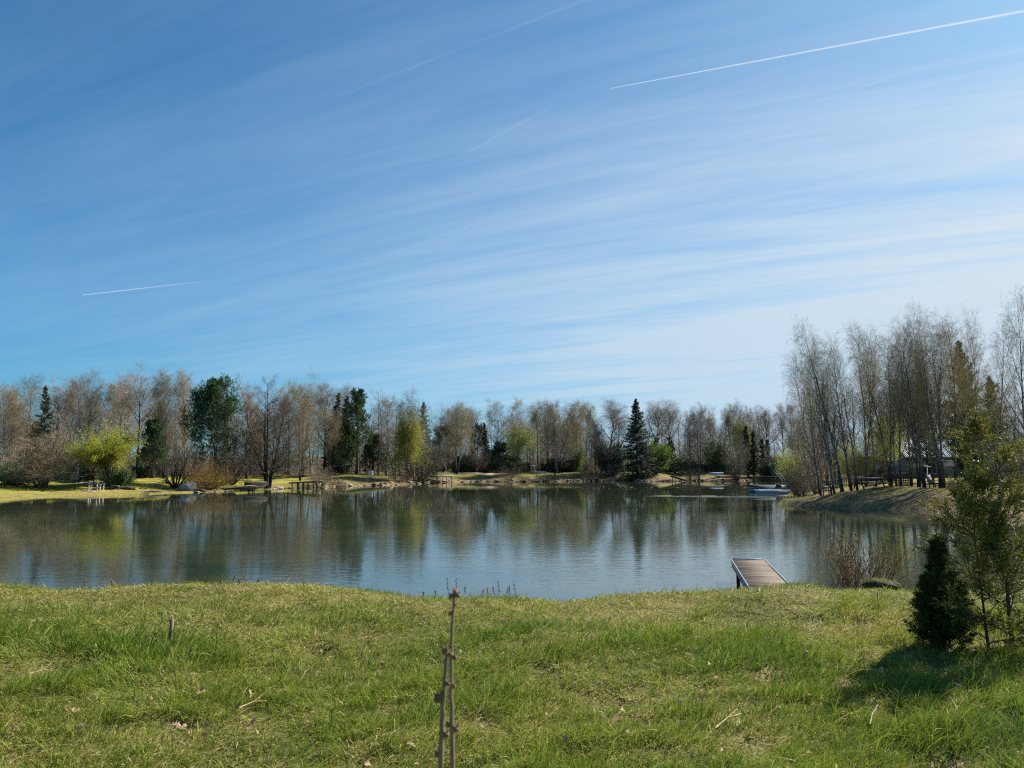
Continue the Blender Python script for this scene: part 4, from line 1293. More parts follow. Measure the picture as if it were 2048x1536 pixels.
sparse = rng.random(n) < np.clip(1.0 - 0.75 * hol - 0.25 * np.clip(-clump - .2, 0, 1), 0.2, 1)
pd = np.clip(0.45 - 0.55 * lushness + 0.20 * dry + 0.30 * crest, 0.06, 0.92)
isdry = rng.random(n) < pd
tint = np.where(isdry, rng.normal(0.76, 0.12, n), rng.normal(0.36, 0.13, n) + 0.10 * dry - 0.10 * stk)
lean = np.where(isdry, rng.normal(1.10, 0.28, n), rng.normal(0.62, 0.30, n))
lean = np.clip(lean, 0.05, 1.5)
thatch = rng.random(n) < 0.07
lean = np.where(thatch, rng.uniform(1.25, 1.52, n), lean)
L = np.where(thatch, rng.uniform(.07, .16, n), L)
tint = np.where(thatch, rng.normal(.84, .08, n), tint)
flow = 2.2 + 1.6 * fbm(xx, yy, 40, 1.6, 3)
az = flow + rng.normal(0, 1.1, n)
w = (0.0024 + 0.00036 * yy) * np.where(np.abs(xx) < 0.74 * yy + 0.9, 1.0, 1.4) * rng.uniform(0.7, 1.5, n) * (1 + 0.6 * stk)
k_ = sparse
v, q, t_, tn, al = blades(rng, xx[k_], yy[k_], zz[k_], L[k_], lean[k_], az[k_], w[k_], np.clip(tint, 0, 1)[k_], rng.uniform(0.1, 0.7, k_.sum()))
me = make_mesh('grass', v, [q, t_], [M['grass']], None, False, {'tint': tn, 'along': al})
o = setting(bpy.data.objects.new('grass', me), 'stuff')
COL.objects.link(o)
o['label'] = 'rough green and straw coloured grass on the near bank'

# grass and dead stalks on the far banks
rng = np.random.default_rng(12)
xs, ys = [], []
for (x0, x1, y0, y1, k) in ((-70, -15, 60, 125, 60000), (-25, 75, 118, 165, 60000), (14, 46, 36, 85, 90000)):
    xs.append(rng.uniform(x0, x1, k))
    ys.append(rng.uniform(y0, y1, k))
xx, yy = np.concatenate(xs), np.concatenate(ys)
dd = sdf(xx, yy)
wn_, wp_, wl_, wc_ = zones(xx, yy)
p = np.where(dd < 0.05, 0, np.where(dd < 2.5, 1.0, np.where(dd < 22, 0.30 + 0.35 * wp_, 0)))
ok = rng.random(len(xx)) < p
xx, yy, dd, wp_, wl_ = xx[ok], yy[ok], dd[ok], wp_[ok], wl_[ok]
zz = ground(xx, yy, dd)
n = len(xx)
sh = np.exp(-dd / 1.2) * (1 - 0.75 * wl_)
L = (0.07 + 0.05 * fbm(xx, yy, 5, 5, 3) ** 2 + 0.30 * sh * rng.random(n)) * rng.uniform(.6, 1.4, n)
tint = np.clip(np.where(rng.random(n) < 0.35 + 0.35 * sh + 0.15 * wp_, rng.normal(.76, .12, n), rng.normal(.45, .1, n)), 0, 1)
v, q, t_, tn, al = blades(rng, xx, yy, zz, L, np.clip(rng.normal(.7, .3, n), 0.05, 1.4), rng.uniform(0, 6.28, n), 0.012 + 0.00016 * yy * rng.uniform(.6, 1.3, n), tint, rng.uniform(0, .6, n))
me = make_mesh('bank_grass', v, [q, t_], [M['grass']], None, False, {'tint': tn, 'along': al})
o = setting(bpy.data.objects.new('bank_grass', me), 'stuff')
COL.objects.link(o)
o['label'] = 'tufts of grass and dead stalks along the far banks'

# stones and clods at the far water edge
rng = np.random.default_rng(13)
g = Geo()
SHORE = []
for i in range(len(far) - 1):
    a, b_ = np.array(onz(*far[i])), np.array(onz(*far[i + 1]))
    SHORE += [(a + (b_ - a) * t, far[i][0]) for t in np.linspace(0, 1, max(2, int(np.linalg.norm(b_ - a) / 0.5)), endpoint=False)]
for (p, px) in SHORE:
    k = 2 if 600 < px < 1640 else (1 if px > 380 else 0)
    for _ in range(k):
        if rng.random() < 0.45:
            continue
        x, y = p[0] + rng.normal(0, .5), p[1] + rng.normal(0.35, .45)
        s = rng.gamma(2.0, 0.07) + 0.05
        u = np.linspace(0, 2 * np.pi, 7)[:-1]
        prof = [(0.02, -0.4), (0.9, -0.2), (1.0, 0.15), (0.6, 0.5), (0.02, 0.62)]
        n0 = Geo().lathe((0, 0, 0), prof, 6)
        vv = n0.v[0] * s * np.array([rng.uniform(.7, 1.6), rng.uniform(.7, 1.3), rng.uniform(.6, 1.1)]) * rng.uniform(.8, 1.2, (30, 1))
        g.add(vv + np.array([x, y, max(gz(x, y), 0.0)]), q=n0.q[0], m=int(rng.random() < 0.4))
o = setting(g.obj('shore_stones', [M['sand'], M['bark_dark']]), 'stuff')
o['label'] = 'stones and clods of earth along the far water edge'

# ------------------------------------------------------------------ paths
def strip(name, pts, width, mat, lab):
    P = np.array(pts, float)
    fine = np.concatenate([P[i] + (P[i + 1] - P[i]) * np.linspace(0, 1, 12, endpoint=False)[:, None] for i in range(len(P) - 1)] + [P[-1:]])
    tg = norm(np.gradient(fine, axis=0))
    nrm = np.stack([-tg[:, 1], tg[:, 0]], 1)
    rows = []
    for s in np.linspace(-0.5, 0.5, 4):
        q_ = fine + nrm * width * s
        rows.append(np.column_stack([q_, ground(q_[:, 0], q_[:, 1]) + 0.03 - 0.02 * abs(s)]))
    v_ = np.stack(rows, 1)
    S = len(fine)
    i, j = np.meshgrid(np.arange(S - 1), np.arange(3), indexing='ij')
    g_ = Geo()
    g_.add(v_.reshape(-1, 3), q=np.stack([i * 4 + j, (i + 1) * 4 + j, (i + 1) * 4 + j + 1, i * 4 + j + 1], -1).reshape(-1, 4))
    o_ = setting(g_.obj(name, M[mat]))
    o_['label'] = lab


strip('path', [(xat(850, 148), 148), (xat(930, 147.5), 147.5), (xat(1018, 147), 147)], 2.2, 'sand', 'pale sandy path along the far shore')
strip('path', [(xat(112, 90), 90.0), (xat(160, 88), 88), (xat(198, 84.5), 84.5)], 0.9, 'concrete', 'pale paved path past the life ring')

# ------------------------------------------------------------------ the near jetty
JZ = 0.53
fl, fr = np.array(onz(1461, 1118, JZ)), np.array(onz(1528, 1118, JZ))
nl = np.array(onz(1494, 1172, JZ))
wv = fr - fl
JW = float(np.linalg.norm(wv))
dirv = (nl - fl) / np.linalg.norm(nl - fl)
JL = (fl[1] - 12.9) / -dirv[1] * 1.0
rzj = math.atan2(dirv[1], dirv[0])
jet = thing('jetty', 'wooden swimming jetty with grey metal edge strips at the near bank', 'jetty', (fl[0], fl[1], JZ), rzj)
# local x runs from the far end to the shore, local y to the left side of that run
side = 1 if (dirv[0] * wv[1] - dirv[1] * wv[0]) > 0 else -1
g = Geo()
rng = np.random.default_rng(4)
k = int((JL - .05) / 0.125)
for i in range(k):
    g.box((0.10 + i * 0.125, side * JW / 2, -0.02 + rng.normal(0, .0015)), (0.116, JW - 0.07, 0.034), tilt=Matrix.Rotation(rng.normal(0, .006), 3, 'X'))
M['deck'] = wood('deck', (0.072, 0.054, 0.040), (0.165, 0.125, 0.092), along=(14, 1, 14))
g.obj('deck', M['deck'], jet)
for yv in (0.015, JW - 0.015):
    Geo().box((JL / 2, side * yv, -0.012), (JL, 0.015, 0.06)).obj('edge_strip', M['metal_grey'], jet)
Geo().box((0.015, side * JW / 2, -0.012), (0.030, JW - 0.064, 0.07)).obj('edge_strip', M['metal_grey'], jet)
M['steel_blue'] = simple('steel_blue', (0.10, 0.13, 0.17), 0.5, 0.2, 5)
for yv in (0.05, JW - 0.05):
    Geo().box((JL / 2, side * yv, -0.125), (JL - 0.06, 0.06, 0.12)).obj('beam', M['steel_blue'], jet)
for xv in (1.7, 5.2):
    for yv in (0.05, JW - 0.05):
        Geo().tube([(xv, side * yv, -0.18), (xv, side * yv, -2.4)], 0.045, 8).obj('leg', M['timber_dark'], jet)

# ------------------------------------------------------------------ young conifers at the right edge
def thuja_mesh(g, stems_, seed, n1, len1, ang, nsp, fat, dens=1.0, low=0.06, shape=None, droop=0.02):
    rng = np.random.default_rng(seed)
    P = np.concatenate([s_[0] for s_ in stems_])
    R = np.concatenate([s_[1] for s_ in stems_])
    A_ = kids(rng, P, R, n1, low, 0.98, ang, shape or (lambda t, p: len1 * (1.05 - 0.85 * t)), 7, up=0.07, droop=droop, wander=0.08, rf=0.45, rtip=0.0022)
    B_ = kids(rng, *A_, nsp, 0.22, 1.0, 0.70, lambda t, p: p * 0.34 * (1.15 - 0.5 * t) + 0.03, 6, up=0.04, wander=0.09, rf=0.6, rtip=0.0016)
    C_ = kids(rng, *B_, int(9 * dens), 0.12, 1.0, 0.65, lambda t, p: p * 0.42 * (1.1 - 0.6 * t) + 0.012, 4, up=0.03, wander=0.08, rf=1.0, rtip=0.0012, flat=0.3)
    D_ = kids(rng, *C_, int(6 * dens), 0.1, 1.0, 0.62, lambda t, p: p * 0.40 + 0.008, 3, up=0.02, wander=0.07, rf=1.0, rtip=0.001, flat=0.3)
    leaf = Geo()
    for (PP, k_, f0, f1) in ((C_[0], 2, fat, fat * 0.5), (D_[0], 2, fat * 1.1, fat * 0.5)):
        RR = np.broadcast_to(np.linspace(f0, f1, PP.shape[1])[None], PP.shape[:2])
        v_, q_, _ = tubes(PP, RR, k_)
        leaf.add(v_, q=q_)
    # the outer part of each side branch is scaly green too
    wood_ = Geo()
    for (PP, RR, k_) in ((P, R, 9), (A_[0], A_[1], 5), (B_[0], B_[1], 4)):
        v_, q_, rr = tubes(PP, RR, k_)
        wood_.add(v_, q=q_)
    return wood_, leaf


bx_, by_ = onz(2025, 1282, 1.5)
bz = gz(bx_, by_)
H1 = zat(846, by_) - bz
rng = np.random.default_rng(21)
th = thing('conifer_sapling', 'tall thin young conifer with yellow tipped sprays at the right edge', 'conifer', (bx_, by_, bz), 0)
s_1 = stem(rng, (0, 0, -0.05), (-0.03, 0, 1), H1, 0.019, 12, 0.02, 0.02, 0.003)
s_2 = stem(rng, (-0.22, -0.03, -0.05), (-0.06, 0.05, 1), H1 * 0.72, 0.013, 12, 0.03, 0.02, 0.003)
wd, lf = thuja_mesh(None, [s_1, s_2], 22, 26, 0.62, lambda t: 1.15 - 0.35 * t, 10, 0.0029, 1.0, low=0.05,
                    shape=lambda t, p: 0.13 + 0.40 * np.clip(1 - np.abs(t - 0.42) * 1.35, 0.12, 1))
wd.obj('trunk', M['bark_pine'], th, smooth=True)
lf.obj('crown', M['thuja'], th)
bx_, by_ = onz(1888, 1272, 1.5)
bz = gz(bx_, by_)
H2 = zat(1072, by_) - bz
t2 = thing('conifer_shrub', 'small dense dark green conifer shrub left of the thin young conifer', 'conifer', (bx_, by_, bz), 0)
s_1 = stem(rng, (0, 0, -0.05), (0, 0, 1), H2, 0.016, 9, 0.01, 0.03, 0.003)
s_2 = stem(rng, (0.05, 0.02, -0.05), (0.16, 0.1, 1), H2 * 0.7, 0.012, 9, 0.02, 0.08, 0.003)
s_3 = stem(rng, (-0.05, -0.02, -0.05), (-0.16, -0.1, 1), H2 * 0.68, 0.012, 9, 0.02, 0.08, 0.003)
wd, lf = thuja_mesh(None, [s_1, s_2, s_3], 23, 34, 0.30, lambda t: 0.95 - 0.35 * t, 8, 0.0034, 1.1, low=0.06,
                    shape=lambda t, p: 0.04 + 0.17 * np.clip(1.12 - np.abs(t - 0.28) * 1.6, 0.05, 1))
wd.obj('stems', M['bark_dark'], t2, smooth=True)
lf.obj('crown', M['thuja_dark'], t2)

# bare willow scrub at the near water edge and the clod of turf in front of it
PR = PROTO
rng = np.random.default_rng(31)
wx, wy = xat(1716, 12.4), 12.4
ws = thing('willow_scrub', 'bare reddish brown willow scrub at the near water edge right of the jetty', 'shrub', (wx, wy, gz(wx, wy)), 0.4)
P, R = stems(rng, 36, 0.44, 1.38, 0.011, 9, 0.07, 0.03, 0.26, 0.0035)
A_ = kids(rng, P, R, 6, 0.25, 1.0, 0.5, lambda t, p: p * 0.32 * (1.2 - .6 * t), 6, up=0.05, wander=0.10, rf=0.6, rtip=0.003)
B_ = kids(rng, *A_, 4, 0.2, 1.0, 0.55, lambda t, p: p * 0.35 + 0.04, 4, up=0.04, wander=0.12, rf=0.7, rtip=0.0022)
g = Geo()
for (PP, RR, k_) in ((P, R, 5), (A_[0], A_[1], 4), (B_[0], B_[1], 3)):
    v, q, _ = tubes(PP, RR, k_)
    g.add(v, q=q)
M['twig_red'] = bark('twig_red', (0.085, 0.050, 0.030), (0.20, 0.125, 0.075), 3)
g.obj('stems', M['twig_red'], ws)
g = Geo()
pts = along_pts(rng, B_[0], 2, 0.2, 1, 0.004)
v, q = quads(rng, pts, 0.018, 0.6)
g.add(v, q=q)
g.obj('buds', M['leaf_rust'], ws)


def lump(g, c, s, seed, k=14, rows=7, rough=0.22, m=0, flat=0.0):
    """an irregular rounded block"""
    r = np.random.default_rng(seed)
    prof = [(max(0.02, math.sin(math.pi * i / (rows - 1))), -math.cos(math.pi * i / (rows - 1))) for i in range(rows)]
    b = Geo().lathe((0, 0, 0), prof, k)
    v_ = b.v[0]
    d_ = 1 + rough * (fbm(v_[:, 0] * 1.0 + v_[:, 2], v_[:, 1] * 1.0 - v_[:, 2], seed, 2.2, 3)) + r.normal(0, rough * .12, len(v_))
    v_ = v_ * d_[:, None] * np.array(s) / 2
    if flat:
        v_[:, 2] = np.maximum(v_[:, 2], -s[2] * flat)
    g.add(v_ + np.array(c), q=b.q[0], m=m)


M['earth'] = simple('earth', (0.060, 0.042, 0.028), 0.95, 0.5, 14, bump=0.8)
cx, cy = xat(1757, 10.1), 10.1
cl = thing('turf_clod', 'dark clod of earth with grass on top beside the willow scrub', 'clod', (cx, cy, gz(cx, cy) + .05), 0.1)
g = Geo()
lump(g, (0, 0, 0.03), (0.46, 0.26, 0.16), 5, rough=0.3)
lump(g, (0.16, 0.02, 0.02), (0.24, 0.2, 0.11), 6, rough=0.3)
g.obj('earth', M['earth'], cl, smooth=True)
rng = np.random.default_rng(6)
n = 420
v, q, t_, tn, al = blades(rng, rng.normal(-.02, .09, n), rng.normal(0, .05, n), np.full(n, .085), rng.uniform(.03, .08, n), rng.uniform(.2, 1.3, n), rng.uniform(0, 6.28, n), np.full(n, .004), np.clip(rng.normal(.45, .15, n), 0, 1), rng.uniform(0, .6, n))
o = bpy.data.objects.new('grass_top', make_mesh('grass_top', v, [q, t_], [M['grass']], None, False, {'tint': tn, 'along': al}))
COL.objects.link(o)
o.parent = cl
o['kind'] = 'stuff'

# ------------------------------------------------------------------ near plants and bits in the grass
def budded_stem(name, lab, pts, r, buds, seed):
    rng = np.random.default_rng(seed)
    P = np.array([ (xat(px, Y, zat(py, Y)), Y, zat(py, Y)) for px, py, Y in pts])
    t = np.linspace(0, 1, len(P))
    tt = np.linspace(0, 1, 26)
    Q = np.stack([np.interp(tt, t, P[:, i]) for i in range(3)], 1)
    for _k in range(4):
        Q[1:-1] = (Q[:-2] + 2 * Q[1:-1] + Q[2:]) / 4
    Q[:, :2] += rng.normal(0, 0.0004, (26, 2))
    base = Q[0].copy()
    o_ = thing(name, lab, 'plant stem', tuple(base), 0)
    Q = Q - base
    g_ = Geo()
    g_.tube(Q, np.linspace(r * 1.25, r * 0.7, 26), 10)
    g_.obj('stem', M['stem_brown'], o_, smooth=True)
    for j, (f, sz, a) in enumerate(buds):
        i = f * 25
        i0 = min(int(i), 24)
        c_ = Q[i0] + (Q[i0 + 1] - Q[i0]) * (i - i0)
        off = np.array([math.cos(a), -0.3, 0.25]) * (r * 0.7 + sz * 0.30)
        if f >= 1.0:
            off = np.array([math.cos(a) * sz * 0.3, 0, sz * 0.3])
        b_ = Geo()
        tilt = Matrix.Rotation(-math.cos(a) * 0.7, 3, 'Y')
        prof = [(0.02, -.5), (.26, -.38), (.36, -.1), (.27, .2), (.10, .45), (.01, .62)]
        l_ = Geo().lathe((0, 0, 0), prof, 9)
        v_ = (l_.v[0] * sz) @ np.array(tilt).T
        b_.add(v_ + c_ + off, q=l_.q[0])
        # downy bud scales
        for s_ in range(3):
            aa = s_ * 1.26 + a
            b_.tube([c_ + off, c_ + off + np.array([math.cos(aa) * .3, math.sin(aa) * .3, .35]) * sz, c_ + off + np.array([math.cos(aa) * .35, math.sin(aa) * .35, .75]) * sz], [sz * .16, sz * .14, sz * .01], 5, cap=False)
        b_.obj('bud', M['bud_brown'], o_, smooth=True)
    return o_


M['stem_brown'] = simple('stem_brown', (0.28, 0.20, 0.115), 0.7, 0.35, 30, stretch=(1, 1, .4))
M['bud_brown'] = simple('bud_brown', (0.20, 0.13, 0.08), 0.9, 0.4, 60)
budded_stem('sapling_stem', 'taller thin budded stem standing upright in front of the grass', [(906, 2250, 1.26), (906, 1536, 1.26), (904, 1460, 1.26), (902, 1380, 1.26), (902, 1310, 1.26), (905, 1240, 1.26), (909, 1190, 1.26)], 0.0034,
            [(0.667, .010, 3.3), (0.655, .010, 0.2), (0.70, .006, 3.0), (0.52, .008, 0.3), (0.335, .012, 0.2), (0.35, .010, 3.1), (0.875, .008, 3.0), (0.93, .005, 0.2), (0.985, .010, 3.0), (0.995, .010, 0.3), (1.0, .013, 1.2)], 1)
budded_stem('sapling_stem', 'shorter downy budded stem leaning against the taller one', [(876, 2250, 1.16), (881, 1536, 1.16), (883, 1470, 1.16), (886, 1400, 1.16), (890, 1350, 1.16), (895, 1306, 1.16)], 0.0037,
            [(0.40, .012, 0.2), (0.29, .010, 3.1), (0.615, .016, 3.2), (0.73, .009, 0.2), (1.0, .013, 2.7), (0.985, .009, 0.5)], 2)

# short stake in the tall tuft
sx, sy = STAKE
g = Geo()
st = thing('wooden_stake', 'short weathered wooden stake in a tuft of long grass', 'stake', (sx, sy, gz(sx, sy)), 0.3)
g.tube([(0, 0, -.05), (0.004, 0, .12), (0.012, 0, .25)], [.019, .0185, .018], 12)
g.obj('post', M['timber_brown'], st, smooth=False)
# thin pale cane
sx, sy = xat(1752, 8.0), 8.0
cn = thing('garden_cane', 'thin garden cane with a pale tip between jetty and conifer shrub', 'cane', (sx, sy, gz(sx, sy)), 0)
Geo().tube([(0, 0, -.03), (.003, 0, .12), (.001, 0, .19)], [.004, .004, .0035], 8).obj('shaft', M['timber_brown'], cn)
Geo().tube([(.001, 0, .19), (-.002, 0, .25)], [.007, .006], 8).obj('tip', M['timber_grey'], cn)

# dry weed stalks on the crest of the bank
rng = np.random.default_rng(51)
stalks = [(897, 1156, 'tall'), (915, 1158, 'tall'), (930, 1168, ''), (962, 1176, ''), (976, 1170, ''), (990, 1168, ''), (1000, 1162, 'tall'), (1010, 1172, ''), (1020, 1164, ''), (1032, 1160, ''), (872, 1178, ''), (846, 1180, ''),
          (440, 1158, ''), (462, 1150, 'tall'), (478, 1156, ''), (494, 1148, ''), (512, 1158, ''), (330, 1150, ''), (168, 1156, ''), (225, 1158, '')]
M['stalk'] = simple('stalk', (0.13, 0.09, 0.055), 0.9, 0.3, 20)
for i, (px, top, kind) in enumerate(stalks):
    Y = 9.6 + 0.25 * math.sin(i * 2.1)
    x = xat(px, Y, 1.5)
    z = gz(x, Y)
    hh = max(zat(top, Y) - z, 0.06)
    where = 'beside the budded stem' if 860 < px < 940 else ('right of the budded stem' if px >= 940 else ('left of the budded stem' if px > 800 else ('above the wooden stake' if px > 300 else 'near the left edge of the bank')))
    o = bpy.data.objects.new('weed_stalk', None)
    g = Geo()
    bend = rng.normal(0, .03)
    g.tube([(0, 0, -.02), (bend * .4, 0, hh * .5), (bend, 0, hh)], [.0022, .0019, .0012], 5)
    for k_ in range(9 if kind else 6):
        f = 0.45 + 0.55 * k_ / 8
        a = k_ * 2.4
        lump(g, (bend * f + math.cos(a) * .008, math.sin(a) * .008, hh * f), (.014, .014, .018), k_, 5, 4)
    tag(g.obj('weed_stalk', M['stalk'], loc=(x, Y, z)), 'dry brown weed stalk on the bank ' + where, 'weed stalk', 'dry weed stalks on the bank')

# fallen leaves and sticks in the grass
M['dead_leaf'] = leafy('dead_leaf', [(0.16, 0.085, 0.035), (0.34, 0.23, 0.12), (0.58, 0.47, 0.30)], 0.25, big=0.0)


def leaf_geo(seed, s):
    r = np.random.default_rng(seed)
    u = np.linspace(0, 1, 10)
    wd_ = np.array([.03, .06, .34, .16, .46, .20, .50, .24, .30, .03]) * r.uniform(.7, 1.1)
    g_ = Geo()
    curl, tw = r.uniform(-.6, .9), r.uniform(-1.2, 1.2)
    v_ = []
    for i in range(10):
        zc_ = .16 * math.sin(u[i] * 3.0) * curl + r.normal(0, .012)
        for sgn in (-1, 0, 1):
            v_.append((u[i] - .5 + .06 * abs(sgn), sgn * wd_[i] * .55, zc_ + abs(sgn) * wd_[i] * r.uniform(.1, .6) + sgn * tw * .22 * u[i]))
    q_ = [[i * 3 + j, i * 3 + j + 1, (i + 1) * 3 + j + 1, (i + 1) * 3 + j] for i in range(9) for j in (0, 1)]
    g_.add(np.array(v_) * s, q=q_)
    return g_


LEAF = [leaf_geo(i, 1.0).mesh('fallen_leaf', [M['dead_leaf']], False) for i in range(6)]
rng = np.random.default_rng(61)
spots = [(1905, 1490, .11, 'pale curled fallen leaf near the lower right corner, the largest one'), (500, 1362, .075, 'pale fallen leaf with a stick beside it, below the wooden stake'), (465, 1503, .075, 'cream fallen leaf at the bottom between corner and budded stems'),
         (190, 1503, .09, 'brown fallen leaf with a dark underside in the lower left grass'), (645, 1278, .06, 'dark brown fallen leaf on the bank between stake and budded stem'), (352, 1412, .07, 'dark curled fallen leaf below the wooden stake'),
         (1230, 1458, .07, 'whitish crumpled fallen leaf right of the budded stems'), (1420, 1332, .06, 'tan fallen leaf in the middle of the right hand grass'), (365, 1424, .08, 'straw coloured fallen leaf just below a dark curled one'),
         (215, 1270, .06, 'rust brown fallen leaf between left edge and stake'), (400, 1370, .07, 'red brown fallen leaf in the grass under the stake tuft')]
for i in range(95):
    spots.append((rng.uniform(20, 1980), 1250 + 280 * rng.random() ** 0.8, rng.uniform(.035, .065), 'small dry fallen leaf lying in the grass'))
for i, (px, py, s, lab) in enumerate(spots):
    x, y = onz(px, py, 1.5)
    if i >= 11 and (x > 1.5 and y < 5.5 and px > 1600):
        s *= 0.7
    o = bpy.data.objects.new('fallen_leaf', LEAF[i % 6])
    COL.objects.link(o)
    o.location = (x, y, gz(x, y) + 0.055 + (0.02 if i < 11 else 0))
    o.scale = (s, s, s)
    o.rotation_euler = (rng.normal(0, .5), rng.normal(0, .5), rng.uniform(0, 6.28))
    tag(o, lab, 'leaf', 'fallen leaves in the grass')
for i, (p0, p1, lab) in enumerate([((480, 1372), (535, 1358), 'thin brown stick lying beside a pale leaf below the stake'), ((1430, 1440), (1482, 1418), 'thin dark stick lying in the right hand grass'), ((1738, 1412), (1752, 1388), 'pale forked twig standing out of the grass under the conifer shadow'),
                                   ((60, 1330), (110, 1316), 'dark stick lying in the grass near the left edge')]):
    a, b_ = onz(*p0, 1.53), onz(*p1, 1.53)
    za, zb = gz(*a) + .05, gz(*b_) + .055
    mid = ((a[0] + b_[0]) / 2, (a[1] + b_[1]) / 2 + .01, (za + zb) / 2 + .015)
    g = Geo()
    g.tube([(a[0] - mid[0], a[1] - mid[1], za - mid[2]), (0, 0, 0), (b_[0] - mid[0], b_[1] - mid[1], zb - mid[2])], [.0045, .004, .002], 6)
    g.tube([(0, 0, 0), ((b_[0] - a[0]) * .25 + .02, (b_[1] - a[1]) * .2, .04)], [.003, .0015], 5)
    tag(g.obj('stick', M['timber_grey' if i == 2 else 'stem_brown'], loc=mid), lab, 'stick')

# ------------------------------------------------------------------ things on the far banks
def spot(px, Y):
    x = xat(px, Y)
    return x, Y, gz(x, Y)


def legs(parent, xs, ys, h, w, mat, name='leg', z0=-0.1):
    for x in xs:
        for y in ys:
            Geo().box((x, y, (h + z0) / 2), (w, w, h - z0)).obj(name, M[mat], parent)


# life ring on its post
x, y, z = spot(187, 86.2)
zc_ = zat(944, y)
t = thing('ring_post', 'dark post carrying the orange life ring', 'post', (x, y + .12, z), 0)
Geo().box((0, 0, (zc_ + .75 - z) / 2), (.10, .10, zc_ + .75 - z + .2)).obj('post', M['timber_dark'], t)
Geo().box((0, -.062, zc_ - z), (.5, .02, .12)).obj('back_board', M['timber_brown'], t)
t = thing('life_ring', 'orange red life ring hanging under the yellow willow', 'life ring', (x, y - .03, zc_), 0)
a = np.linspace(0, 2 * np.pi, 33)[:-1]
kk = 10


def torus(R_, r_, k1, k2, a0=0, a1=2 * math.pi):
    closed = abs(a1 - a0 - 2 * math.pi) < 1e-6
    u = np.linspace(a0, a1, k1 + (0 if closed else 1), endpoint=not closed)
    w_ = np.linspace(0, 2 * np.pi, k2, endpoint=False)
    U, V = np.meshgrid(u, w_, indexing='ij')
    v_ = np.stack([(R_ + r_ * np.cos(V)) * np.cos(U), r_ * np.sin(V), (R_ + r_ * np.cos(V)) * np.sin(U)], -1).reshape(-1, 3)
    n_ = len(u)
    i, j = np.meshgrid(np.arange(n_ if closed else n_ - 1), np.arange(k2), indexing='ij')
    i2, j2 = (i + 1) % n_, (j + 1) % k2
    return v_, np.stack([i * k2 + j, i2 * k2 + j, i2 * k2 + j2, i * k2 + j2], -1).reshape(-1, 4)


g = Geo()
v, q = torus(.26, .075, 36, 10)
g.add(v, q=q)
g.obj('ring', M['orange'], t, smooth=True)
for k_ in range(4):
    g = Geo()
    v, q = torus(.26, .080, 3, 10, k_ * math.pi / 2 + .65, k_ * math.pi / 2 + .90)
    g.add(v, q=q)
    g.obj('band', M['white_paint'], t, smooth=True)

# barrel, table, lamp pole on the left lawn
x, y, z = spot(150, 88.5)
t = thing('barrel', 'grey garden barrel beside the table at the left hedge', 'barrel', (x, y, z), 0)
Geo().lathe((0, 0, 0), [(.01, 0), (.40, 0), (.50, .3), (.50, .55), (.44, .85), (.40, .87), (.01, .84)], 16).obj('body', M['timber_grey'], t)
for zz_ in (.22, .62):
    Geo().lathe((0, 0, zz_), [(.495, -.03), (.515, -.03), (.515, .03), (.495, .03)], 16).obj('hoop', M['black'], t)
x, y, z = spot(163, 88.8)
t = thing('garden_table', 'small pale topped table between barrel and life ring', 'table', (x, y, z), 0)
Geo().box((0, 0, .72), (.75, .6, .06)).obj('table_top', M['white_paint'], t)
legs(t, (-.3, .3), (-.22, .22), .69, .09, 'timber_grey')
x, y, z = spot(155.5, 89.2)
t = thing('lamp_pole', 'white garden lamp pole behind the barrel', 'lamp post', (x, y, z), 0)
Geo().tube([(0, 0, -.1), (0, 0, 1.75)], .05, 8).obj('pole', M['white_paint'], t)
Geo().lathe((0, 0, 1.75), [(.03, 0), (.10, .03), (.12, .22), (.05, .30), (.01, .31)], 12).obj('lamp_head', M['concrete'], t)
x, y, z = spot(109, 89)
t = thing('garden_stool', 'small pale garden stool left of the barrel', 'stool', (x, y, z), 0)
Geo().box((0, 0, .36), (.36, .30, .05)).obj('seat', M['concrete'], t)
Geo().lathe((0, 0, 0), [(.10, -.05), (.12, 0), (.08, .2), (.10, .335)], 10).obj('foot', M['concrete'], t)
# mushroom posts round a slab
seats = [(178.5, 78.6, .72, 'leftmost tall post stool on the left lawn'), (182.5, 78.0, .58, 'short post stool right beside the leftmost post stool'), (195, 79.4, .75, 'slim post stool in the middle of the lawn group'),
         (201, 78.4, .70, 'post stool with wide cap, next to last in the lawn group'), (208, 79.6, .60, 'rightmost leaning post stool of the lawn group')]
for px, Y, hh, lab in seats:
    x, y, z = spot(px, Y)
    t = thing('post_stool', lab, 'stool', (x, y, z), 0, 'post stools on the left lawn')
    Geo().tube([(0, 0, -.1), (.02, 0, hh)], .075, 8).obj('post', M['timber_grey'], t)
    Geo().lathe((.02, 0, hh), [(.01, 0), (.16, 0), (.17, .05), (.01, .07)], 12).obj('seat', M['timber_grey'], t)
x, y, z = spot(179, 77.6)
t = thing('stone_slab', 'flat pale stone slab under the post stools', 'slab', (x, y, z), .1)
g = Geo()
lump(g, (0, 0, 0.03), (1.5, .8, .14), 4, rough=.12)
g.obj('slab', M['concrete'], t)
x, y, z = spot(231, 80.2)
t = thing('garden_bench', 'low backless bench before the round glossy bush', 'bench', (x, y, z), 0)
Geo().box((0, 0, .40), (.85, .32, .05)).obj('seat', M['timber_grey'], t)
legs(t, (-.38, .38), (-.1, .1), .375, .06, 'timber_dark')
